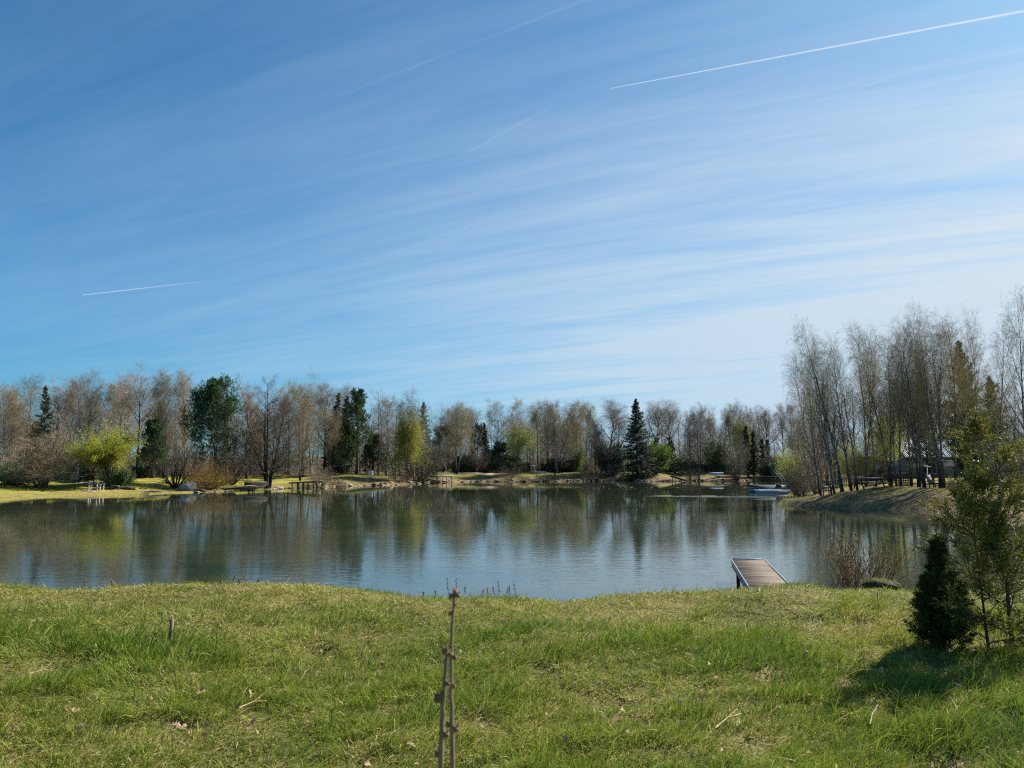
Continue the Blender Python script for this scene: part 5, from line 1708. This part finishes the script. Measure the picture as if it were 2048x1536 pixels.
# boulder, logs, mound
x, y, z = spot(378, 85)
t = thing('boulder', 'large grey boulder left of the orange brown shrub', 'boulder', (x, y, z), .3)
g = Geo()
lump(g, (0.1, 0, .30), (1.7, 1.2, 1.25), 9, 20, 10, rough=.30)
lump(g, (-.75, 0, .02), (1.3, .9, .55), 10, 16, 8, rough=.3)
g.obj('rock', M['stone'], t)
x, y, z = spot(392, 83.8)
g = Geo()
g.tube([(-.55, 0, .10), (0, .05, .13), (.6, 0, -.02)], [.10, .11, .06], 8)
tag(g.obj('log', M['bark_dark'], loc=(x, y, z)), 'short dark log at the foot of the grey boulder', 'log', 'logs on the left lawn')
x, y, z = spot(308, 80.6)
g = Geo()
g.tube([(-1.0, 0, .07), (0, .05, .09), (1.0, -.03, .05)], [.06, .09, .07], 8)
tag(g.obj('log', M['timber_grey'], loc=(x, y, z)), 'pale fallen log lying on the left lawn', 'log', 'logs on the left lawn')
x, y, z = spot(286, 82)
g = Geo()
g.tube([(-.7, .3, .06), (0, .05, .12), (.7, -.2, .04)], [.04, .06, .04], 8)
tag(g.obj('log', M['bark_dark'], loc=(x, y, z)), 'dark crooked branch lying just above the pale log', 'log', 'logs on the left lawn')
x, y, z = spot(258, 81)
t = thing('heap', 'low weedy heap of cuttings right of the round glossy bush', 'heap', (x, y, z), -.3)
g = Geo()
lump(g, (0, 0, 0), (2.2, .9, .55), 15, 18, 8, rough=.25)
g.obj('mound', M['earth'], t)
rng = np.random.default_rng(9)
n = 700
v, q, t_, tn, al = blades(rng, rng.normal(0, .55, n), rng.normal(0, .2, n), np.full(n, .16), rng.uniform(.08, .3, n), rng.uniform(.2, 1.2, n), rng.uniform(0, 6.28, n), np.full(n, .02), np.clip(rng.normal(.45, .2, n), 0, 1), rng.uniform(0, .6, n))
o = bpy.data.objects.new('weeds', make_mesh('weeds', v, [q, t_], [M['grass']], None, False, {'tint': tn, 'along': al}))
COL.objects.link(o)
o.parent = t


def board_jetty(lab, a, b_, za, zb, width, legs_, mat='timber_dark', legmat='timber_dark', brace=False, name='jetty'):
    """a and b: (column, metres); deck heights at both ends; legs: list of fractions"""
    A_ = np.array([xat(a[0], a[1], za), a[1], za])
    B_ = np.array([xat(b_[0], b_[1], zb), b_[1], zb])
    t_o = thing(name, lab, 'jetty', tuple(A_), 0)
    d = B_ - A_
    L_ = np.linalg.norm(d)
    d /= L_
    s_ = norm(np.cross(d, (0, 0, 1)))
    g_ = Geo()
    k_ = max(3, int(L_ / .16))
    for i in range(k_):
        c_ = d * (i + .5) * L_ / k_
        g_.bar(c_ - s_ * width / 2, c_ + s_ * width / 2, L_ / k_ * .92, .045)
    g_.obj('deck', M[mat], t_o)
    for sg in (-1, 1):
        Geo().bar(s_ * sg * (width / 2 - .06) + (0, 0, -.10), d * L_ + s_ * sg * (width / 2 - .06) + (0, 0, -.10), .08, .14).obj('beam', M[mat], t_o)
    for f in legs_:
        for sg in (-1, 1):
            p = d * L_ * f + s_ * sg * (width / 2 - .06)
            Geo().tube([p + (0, 0, -.17), p * (1, 1, 0) + (0, 0, -A_[2] - 1.0)], .07, 7).obj('leg', M[legmat], t_o)
    if brace:
        f = max(legs_)
        p0, p1 = d * L_ * f - s_ * (width / 2 - .02), d * L_ * f + s_ * (width / 2 - .02)
        Geo().bar(p0 + (0, 0, -.2), p1 * (1, 1, 0) + (0, 0, -A_[2] + .1), .06, .06).obj('brace', M[legmat], t_o)
        Geo().bar(p1 + (0, 0, -.2), p0 * (1, 1, 0) + (0, 0, -A_[2] + .1), .06, .06).obj('brace', M[legmat], t_o)
    return t_o


t = board_jetty('old black timber jetty with upturned boat left of the two trunked alder', (446, 85.5), (530, 87.5), .40, .72, 1.5, (.62, .72), legmat='timber_grey')
x = xat(512, 87.2, .8)
t = thing('rowing_boat', 'dark upturned rowing boat with pale keel lying on the old black jetty', 'boat', (x, 87.2, .70), .05)


def hull(L_, W_, H_, flip=False, k1=15, k2=9):
    u = np.linspace(-1, 1, k1)
    w_ = np.linspace(-1, 1, k2)
    wd_ = (1 - np.abs(u) ** 2.6) ** .6 * W_ / 2
    wd_[0] = .25 * W_ / 2
    v_ = []
    for i in range(k1):
        for j in range(k2):
            zz_ = (w_[j] ** 2) * H_ * (1 + .25 * u[i] ** 2) + .12 * H_ * max(0, u[i]) ** 3
            v_.append((u[i] * L_ / 2, np.sign(w_[j]) * abs(w_[j]) ** .8 * wd_[i], H_ * 1.15 - zz_ if flip else zz_))
    i, j = np.meshgrid(np.arange(k1 - 1), np.arange(k2 - 1), indexing='ij')
    return np.array(v_), np.stack([i * k2 + j, i * k2 + j + 1, (i + 1) * k2 + j + 1, (i + 1) * k2 + j], -1).reshape(-1, 4)


g = Geo()
v, q = hull(2.6, 1.1, .32, True)
g.add(v, q=q)
g.obj('hull', M['timber_dark'], t, smooth=True)
Geo().bar((-1.15, 0, .375), (1.15, 0, .375), .06, .05).obj('keel', M['white_paint'], t)
board_jetty('brown timber jetty on many posts with a white braced end frame', (583, 99.0), (640, 96.8), .75, 1.0, 1.1, (.12, .35, .5, .68, .98), mat='timber_brown', legmat='timber_grey', brace=True)
board_jetty('pale white legged jetty reaching over the water by the crooked tree', (862, 135.0), (899, 130.5), 1.15, 1.15, 1.2, (.25, .5, .98), mat='white_paint', legmat='white_paint', brace=False)
board_jetty('low dark jetty in the shade of bare scrub right of the white plank bench', (1165, 140.0), (1196, 137.0), .55, .55, 1.3, (.2, .75), mat='timber_grey', legmat='timber_dark')
board_jetty('sloping dark plank ramp at the feet of the slim tree pair', (1343, 141.5), (1372, 139.0), 1.0, .25, .9, (.15,), mat='timber_dark')
board_jetty('far dark jetty with white ladder rails left of the point of land', (1500, 140.0), (1560, 134), .95, .95, 1.2, (.2, .5, .95), mat='timber_dark')
x, y = xat(1562, 133.4, 1.2), 133.4
t = thing('ladder', 'bathing ladder with two white rails on the far dark jetty', 'ladder', (x, y, 0), 0)
for dx in (-.28, .28):
    Geo().tube([(dx - .9, .4, 2.05), (dx - .5, .2, 1.5), (dx + .1, 0, .95), (dx + .35, -.1, .2), (dx + .40, -.1, -.6)], .05, 7).obj('rail', M['white_paint'], t)
g = Geo()
for k_ in range(4):
    g.bar((-.28 + .4, -.1, .1 + k_ * -.22 + .3), (.28 + .4, -.1, .1 + k_ * -.22 + .3), .04, .04)
g.obj('rungs', M['white_paint'], t)
# stone water steps
x, y, z = spot(683, 105.4)
t = thing('water_steps', 'dark steps with pale side boards leading into the water', 'steps', (x, y, 0), .25)
for k_ in range(4):
    Geo().box((0, .2 + k_ * .28, .06 + k_ * .16), (1.3, .30, .10)).obj('step', M['timber_dark'], t)
for sg in (-.68, .68):
    Geo().bar((sg, 0, .0), (sg, 1.25, .78), .05, .22).obj('side_board', M['timber_grey'], t)

# wire fence and gate at the back of the left gardens
x0, x1, Y = xat(432, 128), xat(775, 128), 128.0
t = thing('wire_fence', 'pale wire mesh fence on thin posts behind the left lawns', 'fence', (x0, Y, 0), 0)
n_ = 18
wire = Geo()
for i in range(n_ + 1):
    xx_ = (x1 - x0) * i / n_
    z = gz(x0 + xx_, Y)
    Geo().tube([(xx_, 0, z - .1), (xx_, 0, z + 1.25)], .04, 6).obj('post', M['concrete'], t)
    if i < n_:
        xb = (x1 - x0) * (i + 1) / n_
        zb = gz(x0 + xb, Y)
        for k_ in range(7):
            wire.bar((xx_, 0, z + .1 + k_ * .18), (xb, 0, zb + .1 + k_ * .18), .012, .012)
        for k_ in range(12):
            f = (k_ + .5) / 12
            wire.bar((xx_ + (xb - xx_) * f, .006, z + .05), (xx_ + (xb - xx_) * f, .006, z + 1.2), .009, .009)
wire.obj('wire_mesh', M['metal_grey'], t)


def frame_gate(px, Y, w_, h_, lab, mesh_=True):
    x, y, z = spot(px, Y)
    t_ = thing('garden_gate', lab, 'gate', (x, y, z), 0, 'white framed gates by the wire fence')
    for sg in (-1, 1):
        Geo().box((sg * w_ / 2, 0, h_ / 2 - .02), (.08, .08, h_ + .04)).obj('post', M['white_paint'], t_)
    Geo().box((0, 0, h_ - .04), (w_ - .084, .07, .08)).obj('rail', M['white_paint'], t_)
    Geo().box((0, 0, .12), (w_ - .084, .07, .08)).obj('rail', M['white_paint'], t_)
    if mesh_:
        g_ = Geo()
        for k_ in range(7):
            xx_ = -w_ / 2 + .1 + k_ * (w_ - .2) / 6
            g_.bar((xx_, 0, .16), (xx_, 0, h_ - .08), .012, .012)
        g_.obj('wire_mesh', M['metal_grey'], t_)


frame_gate(477, 118, .75, 1.0, 'white framed gate seen just right of the orange brown shrub')
frame_gate(707.5, 126, .75, 1.2, 'white framed gate beside the black trunk of the tiered pine')

# white covered table and barbecue
x, y, z = spot(739.5, 125)
t = thing('covered_table', 'white cloth covered table on the lawn near the small dark pine', 'table', (x, y, z), 0)
g = Geo()
prof = [(.62, .0), (.60, .15), (.58, .45), (.60, .68), (.56, .73), (.01, .74)]
b_ = Geo().lathe((0, 0, 0), prof, 24)
v_ = b_.v[0]
an = np.arctan2(v_[:, 1], v_[:, 0])
k_ = np.clip(1 - v_[:, 2] / .7, 0, 1)
v_[:, :2] *= (1 + .06 * k_ * np.sin(an * 9))[:, None]
v_[:, 1] *= .7
g.add(v_, q=b_.q[0])
g.obj('cloth', M['cloth_white'], t, smooth=True)
legs(t, (-.4, .4), (-.25, .25), .70, .05, 'timber_dark')
x, y, z = spot(731, 124.5)
t = thing('barbecue', 'black kettle barbecue left of the white covered table', 'barbecue', (x, y, z), 0)
Geo().lathe((0, 0, .78), [(.01, -.25), (.2, -.2), (.32, -.02), (.34, 0), (.32, .05), (.22, .24), (.01, .30)], 16).obj('kettle', M['black'], t, smooth=True)
for k_ in range(3):
    a_ = k_ * 2.094
    Geo().tube([(.12 * math.cos(a_), .12 * math.sin(a_), .6), (.33 * math.cos(a_), .33 * math.sin(a_), -.05)], .025, 6).obj('leg', M['black'], t)
x, y, z = spot(585.5, 116)
zt = zat(934, y) - z
t = thing('bird_ornament', 'white garden bird ornament on thin legs behind the two trunked alder', 'ornament', (x, y, z), .5)
g = Geo()
lump(g, (0, 0, zt - .05), (.26, .42, .55), 3, 12, 8, rough=.05)
g.tube([(0, -.08, zt + .1), (.02, -.2, zt + .42), (0, -.28, zt + .55)], [.08, .05, .05], 8)
g.tube([(0, -.28, zt + .55), (0, -.55, zt + .50)], [.03, .005], 6)
g.obj('body', M['white_paint'], t, smooth=True)
for dx in (-.06, .06):
    Geo().tube([(dx, 0, zt - .2), (dx, .02, -.1)], .018, 6).obj('leg', M['red'], t)
x, y, z = spot(601, 107)
g = Geo()
g.box((0, 0, 0), (2.8, .32, .06))
tag(g.obj('plank', M['sand'], loc=(x, y, z + .10)), 'pale yellow plank lying on the lawn by the spotted birch', 'plank')
bpy.context.view_layer.update()
o = bpy.data.objects['plank']
o.rotation_euler = (0, 0, -.35)
x, y, z = spot(642, 125)
t = thing('garden_cart', 'dark handcart standing by the wire fence', 'cart', (x, y, z), .2)
Geo().box((0, 0, .55), (1.0, .6, .4)).obj('body', M['black'], t)
for dx in (-.35, .35):
    for dy in (-.33, .33):
        Geo().tube([(dx, dy - .03, .22), (dx, dy + .03, .22)], .22, 14).obj('wheel', M['black'], t)
Geo().tube([(-.5, 0, .6), (-1.0, 0, 1.0)], .025, 6).obj('handle', M['timber_grey'], t)

# far shore: shed, benches, table, planks, boat
x, y, z = spot(878, 155)
t = thing('garden_shed', 'small blue grey shed behind the white legged jetty', 'shed', (x, y, z), .2)
Geo().box((0, 0, 1.0), (2.3, 2.0, 2.2)).obj('wall', M['shed_blue'], t)
g = Geo()
g.add([(-1.3, -1.15, 2.08), (1.3, -1.15, 2.08), (1.3, 0, 2.75), (-1.3, 0, 2.75), (-1.3, 1.15, 2.08), (1.3, 1.15, 2.08), (-1.3, -1.15, 2.0), (1.3, -1.15, 2.0), (1.3, 1.15, 2.0), (-1.3, 1.15, 2.0)],
      q=[[0, 1, 2, 3], [3, 2, 5, 4], [6, 7, 1, 0], [4, 5, 8, 9]], t=[[0, 3, 4], [1, 5, 2]])
g.add([(-1.3, -1.15, 2.0), (1.3, -1.15, 2.0), (1.3, 1.15, 2.0), (-1.3, 1.15, 2.0), (-1.3, -1.15, 2.08), (1.3, -1.15, 2.08), (1.3, 1.15, 2.08), (-1.3, 1.15, 2.08)], q=[[3, 2, 1, 0], [0, 4, 7, 3], [1, 2, 6, 5]])
g.obj('roof', M['black'], t)
d_ = Geo().box((.35, -1.02, .85), (.8, .04, 1.75)).obj('door', M['metal_grey'], t)
Geo().box((.62, -1.05, .9), (.05, .04, .14)).obj('handle', M['black'], d_)


def bench(px, Y, w_, lab, mat, back=True, slats=False, rz=0, name='garden_bench'):
    x, y, z = spot(px, Y)
    t_ = thing(name, lab, 'bench', (x, y, z), rz, 'benches on the far shore')
    g_ = Geo()
    for k_ in range(3):
        g_.box((0, -.16 + k_ * .16, .44), (w_, .14, .04))
    g_.obj('seat', M[mat], t_)
    if back:
        g_ = Geo()
        if slats:
            for k_ in range(9):
                g_.box((-w_ / 2 + .08 + k_ * (w_ - .16) / 8, .27, .70), (.09, .03, .46))
            g_.box((0, .295, .90), (w_, .02, .07))
        else:
            for k_ in range(3):
                g_.box((0, .26 + k_ * .015, .58 + k_ * .15), (w_, .03, .12))
        g_.obj('backrest', M[mat], t_)
    for sx_ in (-1, 1):
        for dy in (-.18, .22):
            Geo().box((sx_ * (w_ / 2 - .10), dy, .16), (.07, .07, .52)).obj('leg', M['timber_dark'], t_)


bench(1082, 144, 1.9, 'pale blue grey bench with upright slats on the far bank', 'raft_blue', True, True)
bench(1058, 146, 1.6, 'dark wooden bench under the white bird table', 'timber_brown', False)
bench(1137, 149, 2.6, 'long low white plank bench on the far lawn', 'white_paint', False)
bench(980, 152, 1.4, 'dark park bench at the right end of the far path', 'timber_dark', True)
x, y, z = spot(1065, 151)
zt = zat(932.5, y) - z
t = thing('bird_table', 'white topped bird table on a thin dark pole at the far hedge', 'bird table', (x, y, z), 0)
Geo().tube([(0, 0, -.1), (0, 0, zt)], .05, 7).obj('pole', M['timber_dark'], t)
g = Geo()
g.add([(-.55, -.35, zt), (.55, -.35, zt), (.55, .35, zt), (-.55, .35, zt), (-.45, 0, zt + .2), (.45, 0, zt + .2)], q=[[3, 2, 1, 0], [0, 1, 5, 4], [2, 3, 4, 5]], t=[[0, 4, 3], [1, 2, 5]])
g.obj('roof', M['white_paint'], t)
x, y, z = spot(954, 148.6)
t = thing('marker_post', 'short white topped post beside the far path', 'post', (x, y, z), 0)
Geo().box((0, 0, .35), (.22, .22, .9)).obj('post', M['timber_grey'], t)
Geo().box((0, 0, .87), (.28, .28, .14)).obj('cap', M['white_paint'], t)
x, y, z = spot(1114, 150)
t = thing('garden_chair', 'dark garden chair with red seat behind the leaning shore tree', 'chair', (x, y, z), .4)
Geo().box((0, 0, .44), (.5, .5, .06)).obj('seat', M['red'], t)
Geo().box((0, .24, .72), (.5, .05, .5)).obj('backrest', M['black'], t)
legs(t, (-.2, .2), (-.2, .2), .41, .05, 'black')
x, y, z = spot(1355, 149.5)
t = thing('goal_frame', 'small light timber frame on the lawn before the clipped hedge', 'frame', (x, y, z), 0)
for sg in (-.45, .45):
    Geo().box((sg, 0, .38), (.07, .07, .86)).obj('post', M['timber_brown'], t)
Geo().box((0, 0, .84), (1.05, .07, .06)).obj('rail', M['timber_brown'], t)
x, y, z = spot(1433, 149)
t = thing('rowing_boat', 'pale blue white upturned rowing boat lying before the low hedge', 'boat', (x, y, z + .05), -.25)
g = Geo()
v, q = hull(2.6, 1.15, .48, True)
g.add(v, q=q)
g.obj('hull', M['hull'], t, smooth=True)
Geo().bar((-1.05, 0, .56), (1.05, 0, .56), .07, .05).obj('keel', M['white_paint'], t)

# ------------------------------------------------------------------ right point of land
x, y = xat(1548, 82.5, .3), 82.5
t = thing('raft', 'pale blue grey floating raft by the tip of the right point', 'raft', (x, y, 0), -.04)
g = Geo()
for k_ in range(12):
    g.box((-1.75 + k_ * .315, 0, .30), (.30, 1.9, .05))
g.obj('deck', M['raft_blue'], t)
Geo().box((0, 0, .12), (3.6, 1.7, .30)).obj('float', M['hull'], t)
x, y = xat(1551, 83.0, .5), 83.0
t = thing('covered_boat', 'boat under a dark tarpaulin moored at the floating raft', 'boat', (x - .2, y + 1.9, .02), -.05)
g = Geo()
v, q = hull(4.2, 1.5, .45)
g.add(v, q=q)
g.obj('hull', M['hull'], t, smooth=True)
g = Geo()
v, q = hull(4.1, 1.56, .38, True)
v[:, 2] += .36
g.add(v, q=q)
g.obj('tarpaulin', M['black'], t, smooth=True)
g = Geo()
g.add([(1.45, -.55, .56), (1.45, .55, .56), (1.0, .5, .95), (1.0, -.5, .95), (1.49, -.55, .56), (1.49, .55, .56), (1.04, .5, .95), (1.04, -.5, .95)], q=[[0, 1, 2, 3], [7, 6, 5, 4], [0, 3, 7, 4], [1, 5, 6, 2], [3, 2, 6, 7], [0, 4, 5, 1]])
g.obj('windscreen', M['metal_grey'], t)
# picket fence
fx0, fY0, fx1, fY1 = 1636, 67.0, 1822, 68.5
A_, B_ = np.array([xat(fx0, fY0), fY0]), np.array([xat(fx1, fY1), fY1])
t = thing('picket_fence', 'dark brown picket fence behind the birches and picnic table', 'fence', (A_[0], A_[1], 0), math.atan2(*(B_ - A_)[::-1]))
Lf = float(np.linalg.norm(B_ - A_))
u_ = (B_ - A_) / Lf
nb = int(Lf / 2.0)
for i in range(nb + 1):
    s_ = Lf * i / nb
    z = gz(*(A_ + u_ * s_))
    Geo().box((s_, .06, z + .5), (.10, .09, 1.2)).obj('post', M['timber_dark'], t)
for i in range(nb):
    s0, s1 = Lf * i / nb, Lf * (i + 1) / nb
    z0, z1 = gz(*(A_ + u_ * s0)), gz(*(A_ + u_ * s1))
    g = Geo()
    for hh in (.28, .80):
        g.bar((s0, 0, z0 + hh), (s1, 0, z1 + hh), .035, .08)
    for k_ in range(13):
        f = (k_ + .5) / 13
        s_, z = s0 + (s1 - s0) * f, z0 + (z1 - z0) * f
        g.box((s_, -.032, z + .53), (.085, .022, .92))
        g.add([(s_ - .0425, -.043, z + .99), (s_ + .0425, -.043, z + .99), (s_, -.043, z + 1.07), (s_ - .0425, -.021, z + .99), (s_ + .0425, -.021, z + .99), (s_, -.021, z + 1.07)], q=[[0, 3, 5, 2], [1, 2, 5, 4]], t=[[0, 1, 2], [3, 5, 4]])
    g.obj('picket_panel', M['timber_brown' if i % 3 == 1 else 'timber_dark'], t)
# picnic table and seats
x, y, z = spot(1738, 59.5)
t = thing('picnic_table', 'weathered wooden picnic table among the birches', 'picnic table', (x, y, z), .08)
g = Geo()
for k_ in range(5):
    g.box((0, -.36 + k_ * .18, .78), (2.3, .165, .05))
g.obj('table_top', M['timber_grey'], t)
for sg in (-1, 1):
    g = Geo()
    for k_ in range(2):
        g.box((0, sg * (.72 + k_ * .16), .45), (2.3, .15, .045))
    g.obj('seat', M['timber_grey'], t)
for sx_ in (-.85, .85):
    for sg in (-1, 1):
        Geo().bar((sx_, sg * .25, .75), (sx_, sg * .75, -.08), .05, .12).obj('leg', M['timber_dark'], t)
    Geo().box((sx_ + .056, 0, .40), (.05, 1.6, .10)).obj('crossbar', M['timber_dark'], t)
for px, lab, rz in ((1651, 'small dark folding bench left of the birch clump, the outer one', .3), (1671, 'small dark bench right against the leaning birch stems', -.1)):
    x, y, z = spot(px, 58)
    t = thing('garden_bench', lab, 'bench', (x, y, z), rz, 'benches on the right point')
    Geo().box((0, 0, .38), (.85, .34, .05)).obj('seat', M['timber_dark'], t)
    Geo().bar((-.42, .16, .40), (-.42, .30, .75), .05, .06).obj('backrest_post', M['timber_dark'], t)
    Geo().bar((.42, .16, .40), (.42, .30, .75), .05, .06).obj('backrest_post', M['timber_dark'], t)
    Geo().box((0, .262, .64), (.78, .03, .16)).obj('backrest', M['timber_grey'], t)
    legs(t, (-.36, .36), (-.12, .12), .355, .06, 'timber_dark')
x, y, z = spot(1868, 58.8)
t = thing('garden_chair', 'dark garden chair with a pale back between two birches', 'chair', (x, y, z), .5)
Geo().box((0, 0, .42), (.62, .58, .09)).obj('seat', M['black'], t)
Geo().bar((0, .28, .45), (0, .48, 1.05), .55, .04, up=(0, 1, 0)).obj('backrest', M['concrete'], t)
legs(t, (-.25, .25), (-.22, .22), .375, .05, 'black')
for sg in (-.31, .31):
    Geo().bar((sg, -.25, .62), (sg, .32, .64), .05, .04).obj('armrest', M['black'], t)
x, y, z = spot(1908, 57.5)
t = thing('deck_chair', 'collapsed dark wooden deck chair at the foot of a birch', 'chair', (x, y, z), .2)
for sg in (-.28, .28):
    Geo().bar((-.55, sg, .0), (.55, sg, .72), .04, .05).obj('frame', M['timber_dark'], t)
    Geo().bar((.45, sg * .8, .0), (-.35, sg * .8, .62), .04, .05).obj('frame', M['timber_dark'], t)
Geo().bar((-.2, 0, .27), (.5, 0, .66), .46, .02).obj('seat', M['timber_brown'], t)

# house with corrugated roof
x, y, z = spot(1880, 82)
zE, zR = zat(914, y), zat(886, y + 3)
t = thing('bungalow', 'low bungalow with pale corrugated roof behind the birches', 'house', (x, y + 2.5, z), -.06)
hE, hR = zE - z, zR - z + .3
W2, D2 = 3.4, 3.0
wallm = simple('render_wall', (0.20, 0.20, 0.18), 0.9, 0.2, 3)
Geo().box((0, 0, hE / 2 - .12), (W2 * 2, D2 * 2, hE)).obj('wall', wallm, t)
g = Geo()
nx_ = 150
xs_ = np.linspace(-W2 - .35, W2 + .35, nx_)
zz_ = .05 * np.sin(xs_ * 2 * np.pi / .19)
for sg in (-1, 1):
    a_ = np.stack([xs_, np.full(nx_, sg * (D2 + .45)), hE - .02 + zz_], 1)
    b_ = np.stack([xs_, np.full(nx_, 0.0), hR + zz_], 1)
    i = np.arange(nx_ - 1)
    g.add(np.concatenate([a_, b_]), q=np.stack([i, i + 1, i + 1 + nx_, i + nx_], 1))
rf = g.obj('roof', simple('corrugated', (0.42, 0.42, 0.43), 0.6, 0.2, 2), t)
for sg in (-1, 1):
    g = Geo()
    g.add([(sg * (W2 - .01), -D2 + .01, hE - .14), (sg * (W2 - .01), D2 - .01, hE - .14), (sg * (W2 - .01), 0, hR - .08)], t=[[0, 1, 2]])
    g.obj('gable', wallm, t)
Geo().box((0, -D2 - .47, hE - .20), (W2 * 2 + .7, .03, .24)).obj('fascia', M['timber_dark'], t)
Geo().box((1.25, -D2 - .03, hE - .78), (2.0, .05, .48)).obj('wall_panel', M['cloth_white'], t)
w_ = Geo().box((-1.2, -D2 - .03, hE - 1.2), (1.3, .05, 1.0)).obj('window', M['black'], t)
Geo().box((-1.2, -D2 - .07, hE - 1.74), (1.5, .12, .06)).obj('sill', M['white_paint'], w_)
d_ = Geo().box((2.7, -D2 - .03, hE / 2 - .3), (.9, .05, hE - .7)).obj('door', M['timber_brown'], t)
Geo().box((2.4, -D2 - .075, 1.0), (.05, .04, .14)).obj('handle', M['metal_grey'], d_)
x, y, z = spot(1752, 88)
t = thing('garden_shed', 'dark shed with a small white window behind the picket fence', 'shed', (x, y, z), .1)
Geo().box((0, 0, 1.2), (3.2, 2.6, 2.6)).obj('wall', M['timber_brown'], t)
Geo().box((0, 0, 2.58), (3.7, 3.1, .14)).obj('roof', M['black'], t)
w_ = Geo().box((-.5, -1.32, 1.45), (.8, .05, .6)).obj('window', M['hull'], t)
Geo().box((-.5, -1.36, 1.12), (.95, .10, .05)).obj('sill', M['white_paint'], w_)
x, y, z = spot(1838, 71)
t = thing('clothes_dryer', 'white frame rack before the left end of the corrugated roof', 'rack', (x, y, z), .2)
for sg in (-.9, .9):
    Geo().tube([(sg, 0, -.1), (sg, 0, 1.5)], .03, 6).obj('post', M['white_paint'], t)
g = Geo()
for k_ in range(3):
    g.bar((-1.0, -.3 + k_ * .3, 1.5 + k_ * .12), (1.0, -.3 + k_ * .3, 1.5 + k_ * .12), .05, .05)
g.obj('rails', M['white_paint'], t)

# ------------------------------------------------------------------ vapour trails high up
def trail_mat(name, a0, bright=0.62):
    m_, nt_, out_ = new_mat(name)
    u_a = nd(nt_, 'ShaderNodeAttribute', attribute_name='fade').outputs['Fac']
    c_ = nd(nt_, 'ShaderNodeTexCoord')
    n_ = noise(nt_, mapping(nt_, c_.outputs['Object'], scale=(.004, .004, .004)), 1.0, 4, .6)
    al_ = math_(nt_, 'MULTIPLY', u_a, ramp(nt_, n_, [(.25, a0 * .45), (.7, a0)]))
    d_ = nd(nt_, 'ShaderNodeBsdfDiffuse', {'Color': (bright * .92, bright, bright * 1.12, 1)})
    t_ = nd(nt_, 'ShaderNodeBsdfTranslucent', {'Color': (bright * .92, bright, bright * 1.12, 1)})
    mx_ = nd(nt_, 'ShaderNodeMixShader', {0: .5, 1: d_.outputs[0], 2: t_.outputs[0]})
    tr_ = nd(nt_, 'ShaderNodeBsdfTransparent')
    m2 = nd(nt_, 'ShaderNodeMixShader', {0: al_, 1: tr_.outputs[0], 2: mx_.outputs[0]})
    nt_.links.new(m2.outputs[0], out_.inputs[0])
    return m_


def trail(p0, p1, w0, w1, a0, fades, lab, alt=9000.0):
    n_ = 60
    pts, rad = [], []
    for i in range(n_):
        f = i / (n_ - 1)
        px, py = p0[0] + (p1[0] - p0[0]) * f, p0[1] + (p1[1] - p0[1]) * f
        r_ = ray(px, py)
        k_ = alt / r_[2]
        pts.append(r_ * k_)
        rad.append((w0 + (w1 - w0) * f) / 2 / F * np.linalg.norm(r_ * k_))
    P_t = np.array(pts)
    # keep the trail dead straight in the sky
    f = np.linspace(0, 1, n_)[:, None]
    ks = np.cumsum(np.concatenate([[0], np.linalg.norm(np.diff(P_t, axis=0), axis=1)]))
    P_t = P_t[0] + (P_t[-1] - P_t[0]) * (ks / ks[-1])[:, None]
    v_, q_, _ = tubes(P_t[None], np.array(rad)[None], 10)
    fd = np.repeat(np.interp(np.linspace(0, 1, n_), np.linspace(0, 1, len(fades)), fades), 10)
    me_ = make_mesh('vapour_trail', v_, [q_], [trail_mat('vapour_%d' % len(lab), a0)], None, True, {'fade': fd})
    o_ = bpy.data.objects.new('vapour_trail', me_)
    COL.objects.link(o_)
    tag(o_, lab, 'contrail', 'vapour trails in the sky')


trail((1222, 176.5), (2110, 10), 1.3, 6, .45, [1, 1, .95, .9, .8], 'long bright white vapour trail crossing the upper right sky', 9000)
trail((165, 590), (430, 560), 1.6, 3.0, .35, [1, .9, .6, .3, 0], 'short white vapour trail low in the left sky', 9000)
trail((600, 222), (1190, -8), 4, 8, .025, [0, .5, .8, .4, 1, .8], 'long faint vapour trail in the upper middle sky', 8800)
trail((860, 345), (1100, 215), 5, 8, .025, [0, .5, 1, 1, .6], 'faint broad vapour trail above the middle of the lake', 8700)
trail((690, 542), (1010, 425), 3, 6, .025, [0, 1, .7, .3, 1, .2], 'faint low vapour trail over the middle of the wood', 9200)
trail((1620, 207), (1980, 92), 3.5, 5, .035, [.3, 1, .9, .6, .2], 'faint wavering vapour trail below the long bright one', 9100)
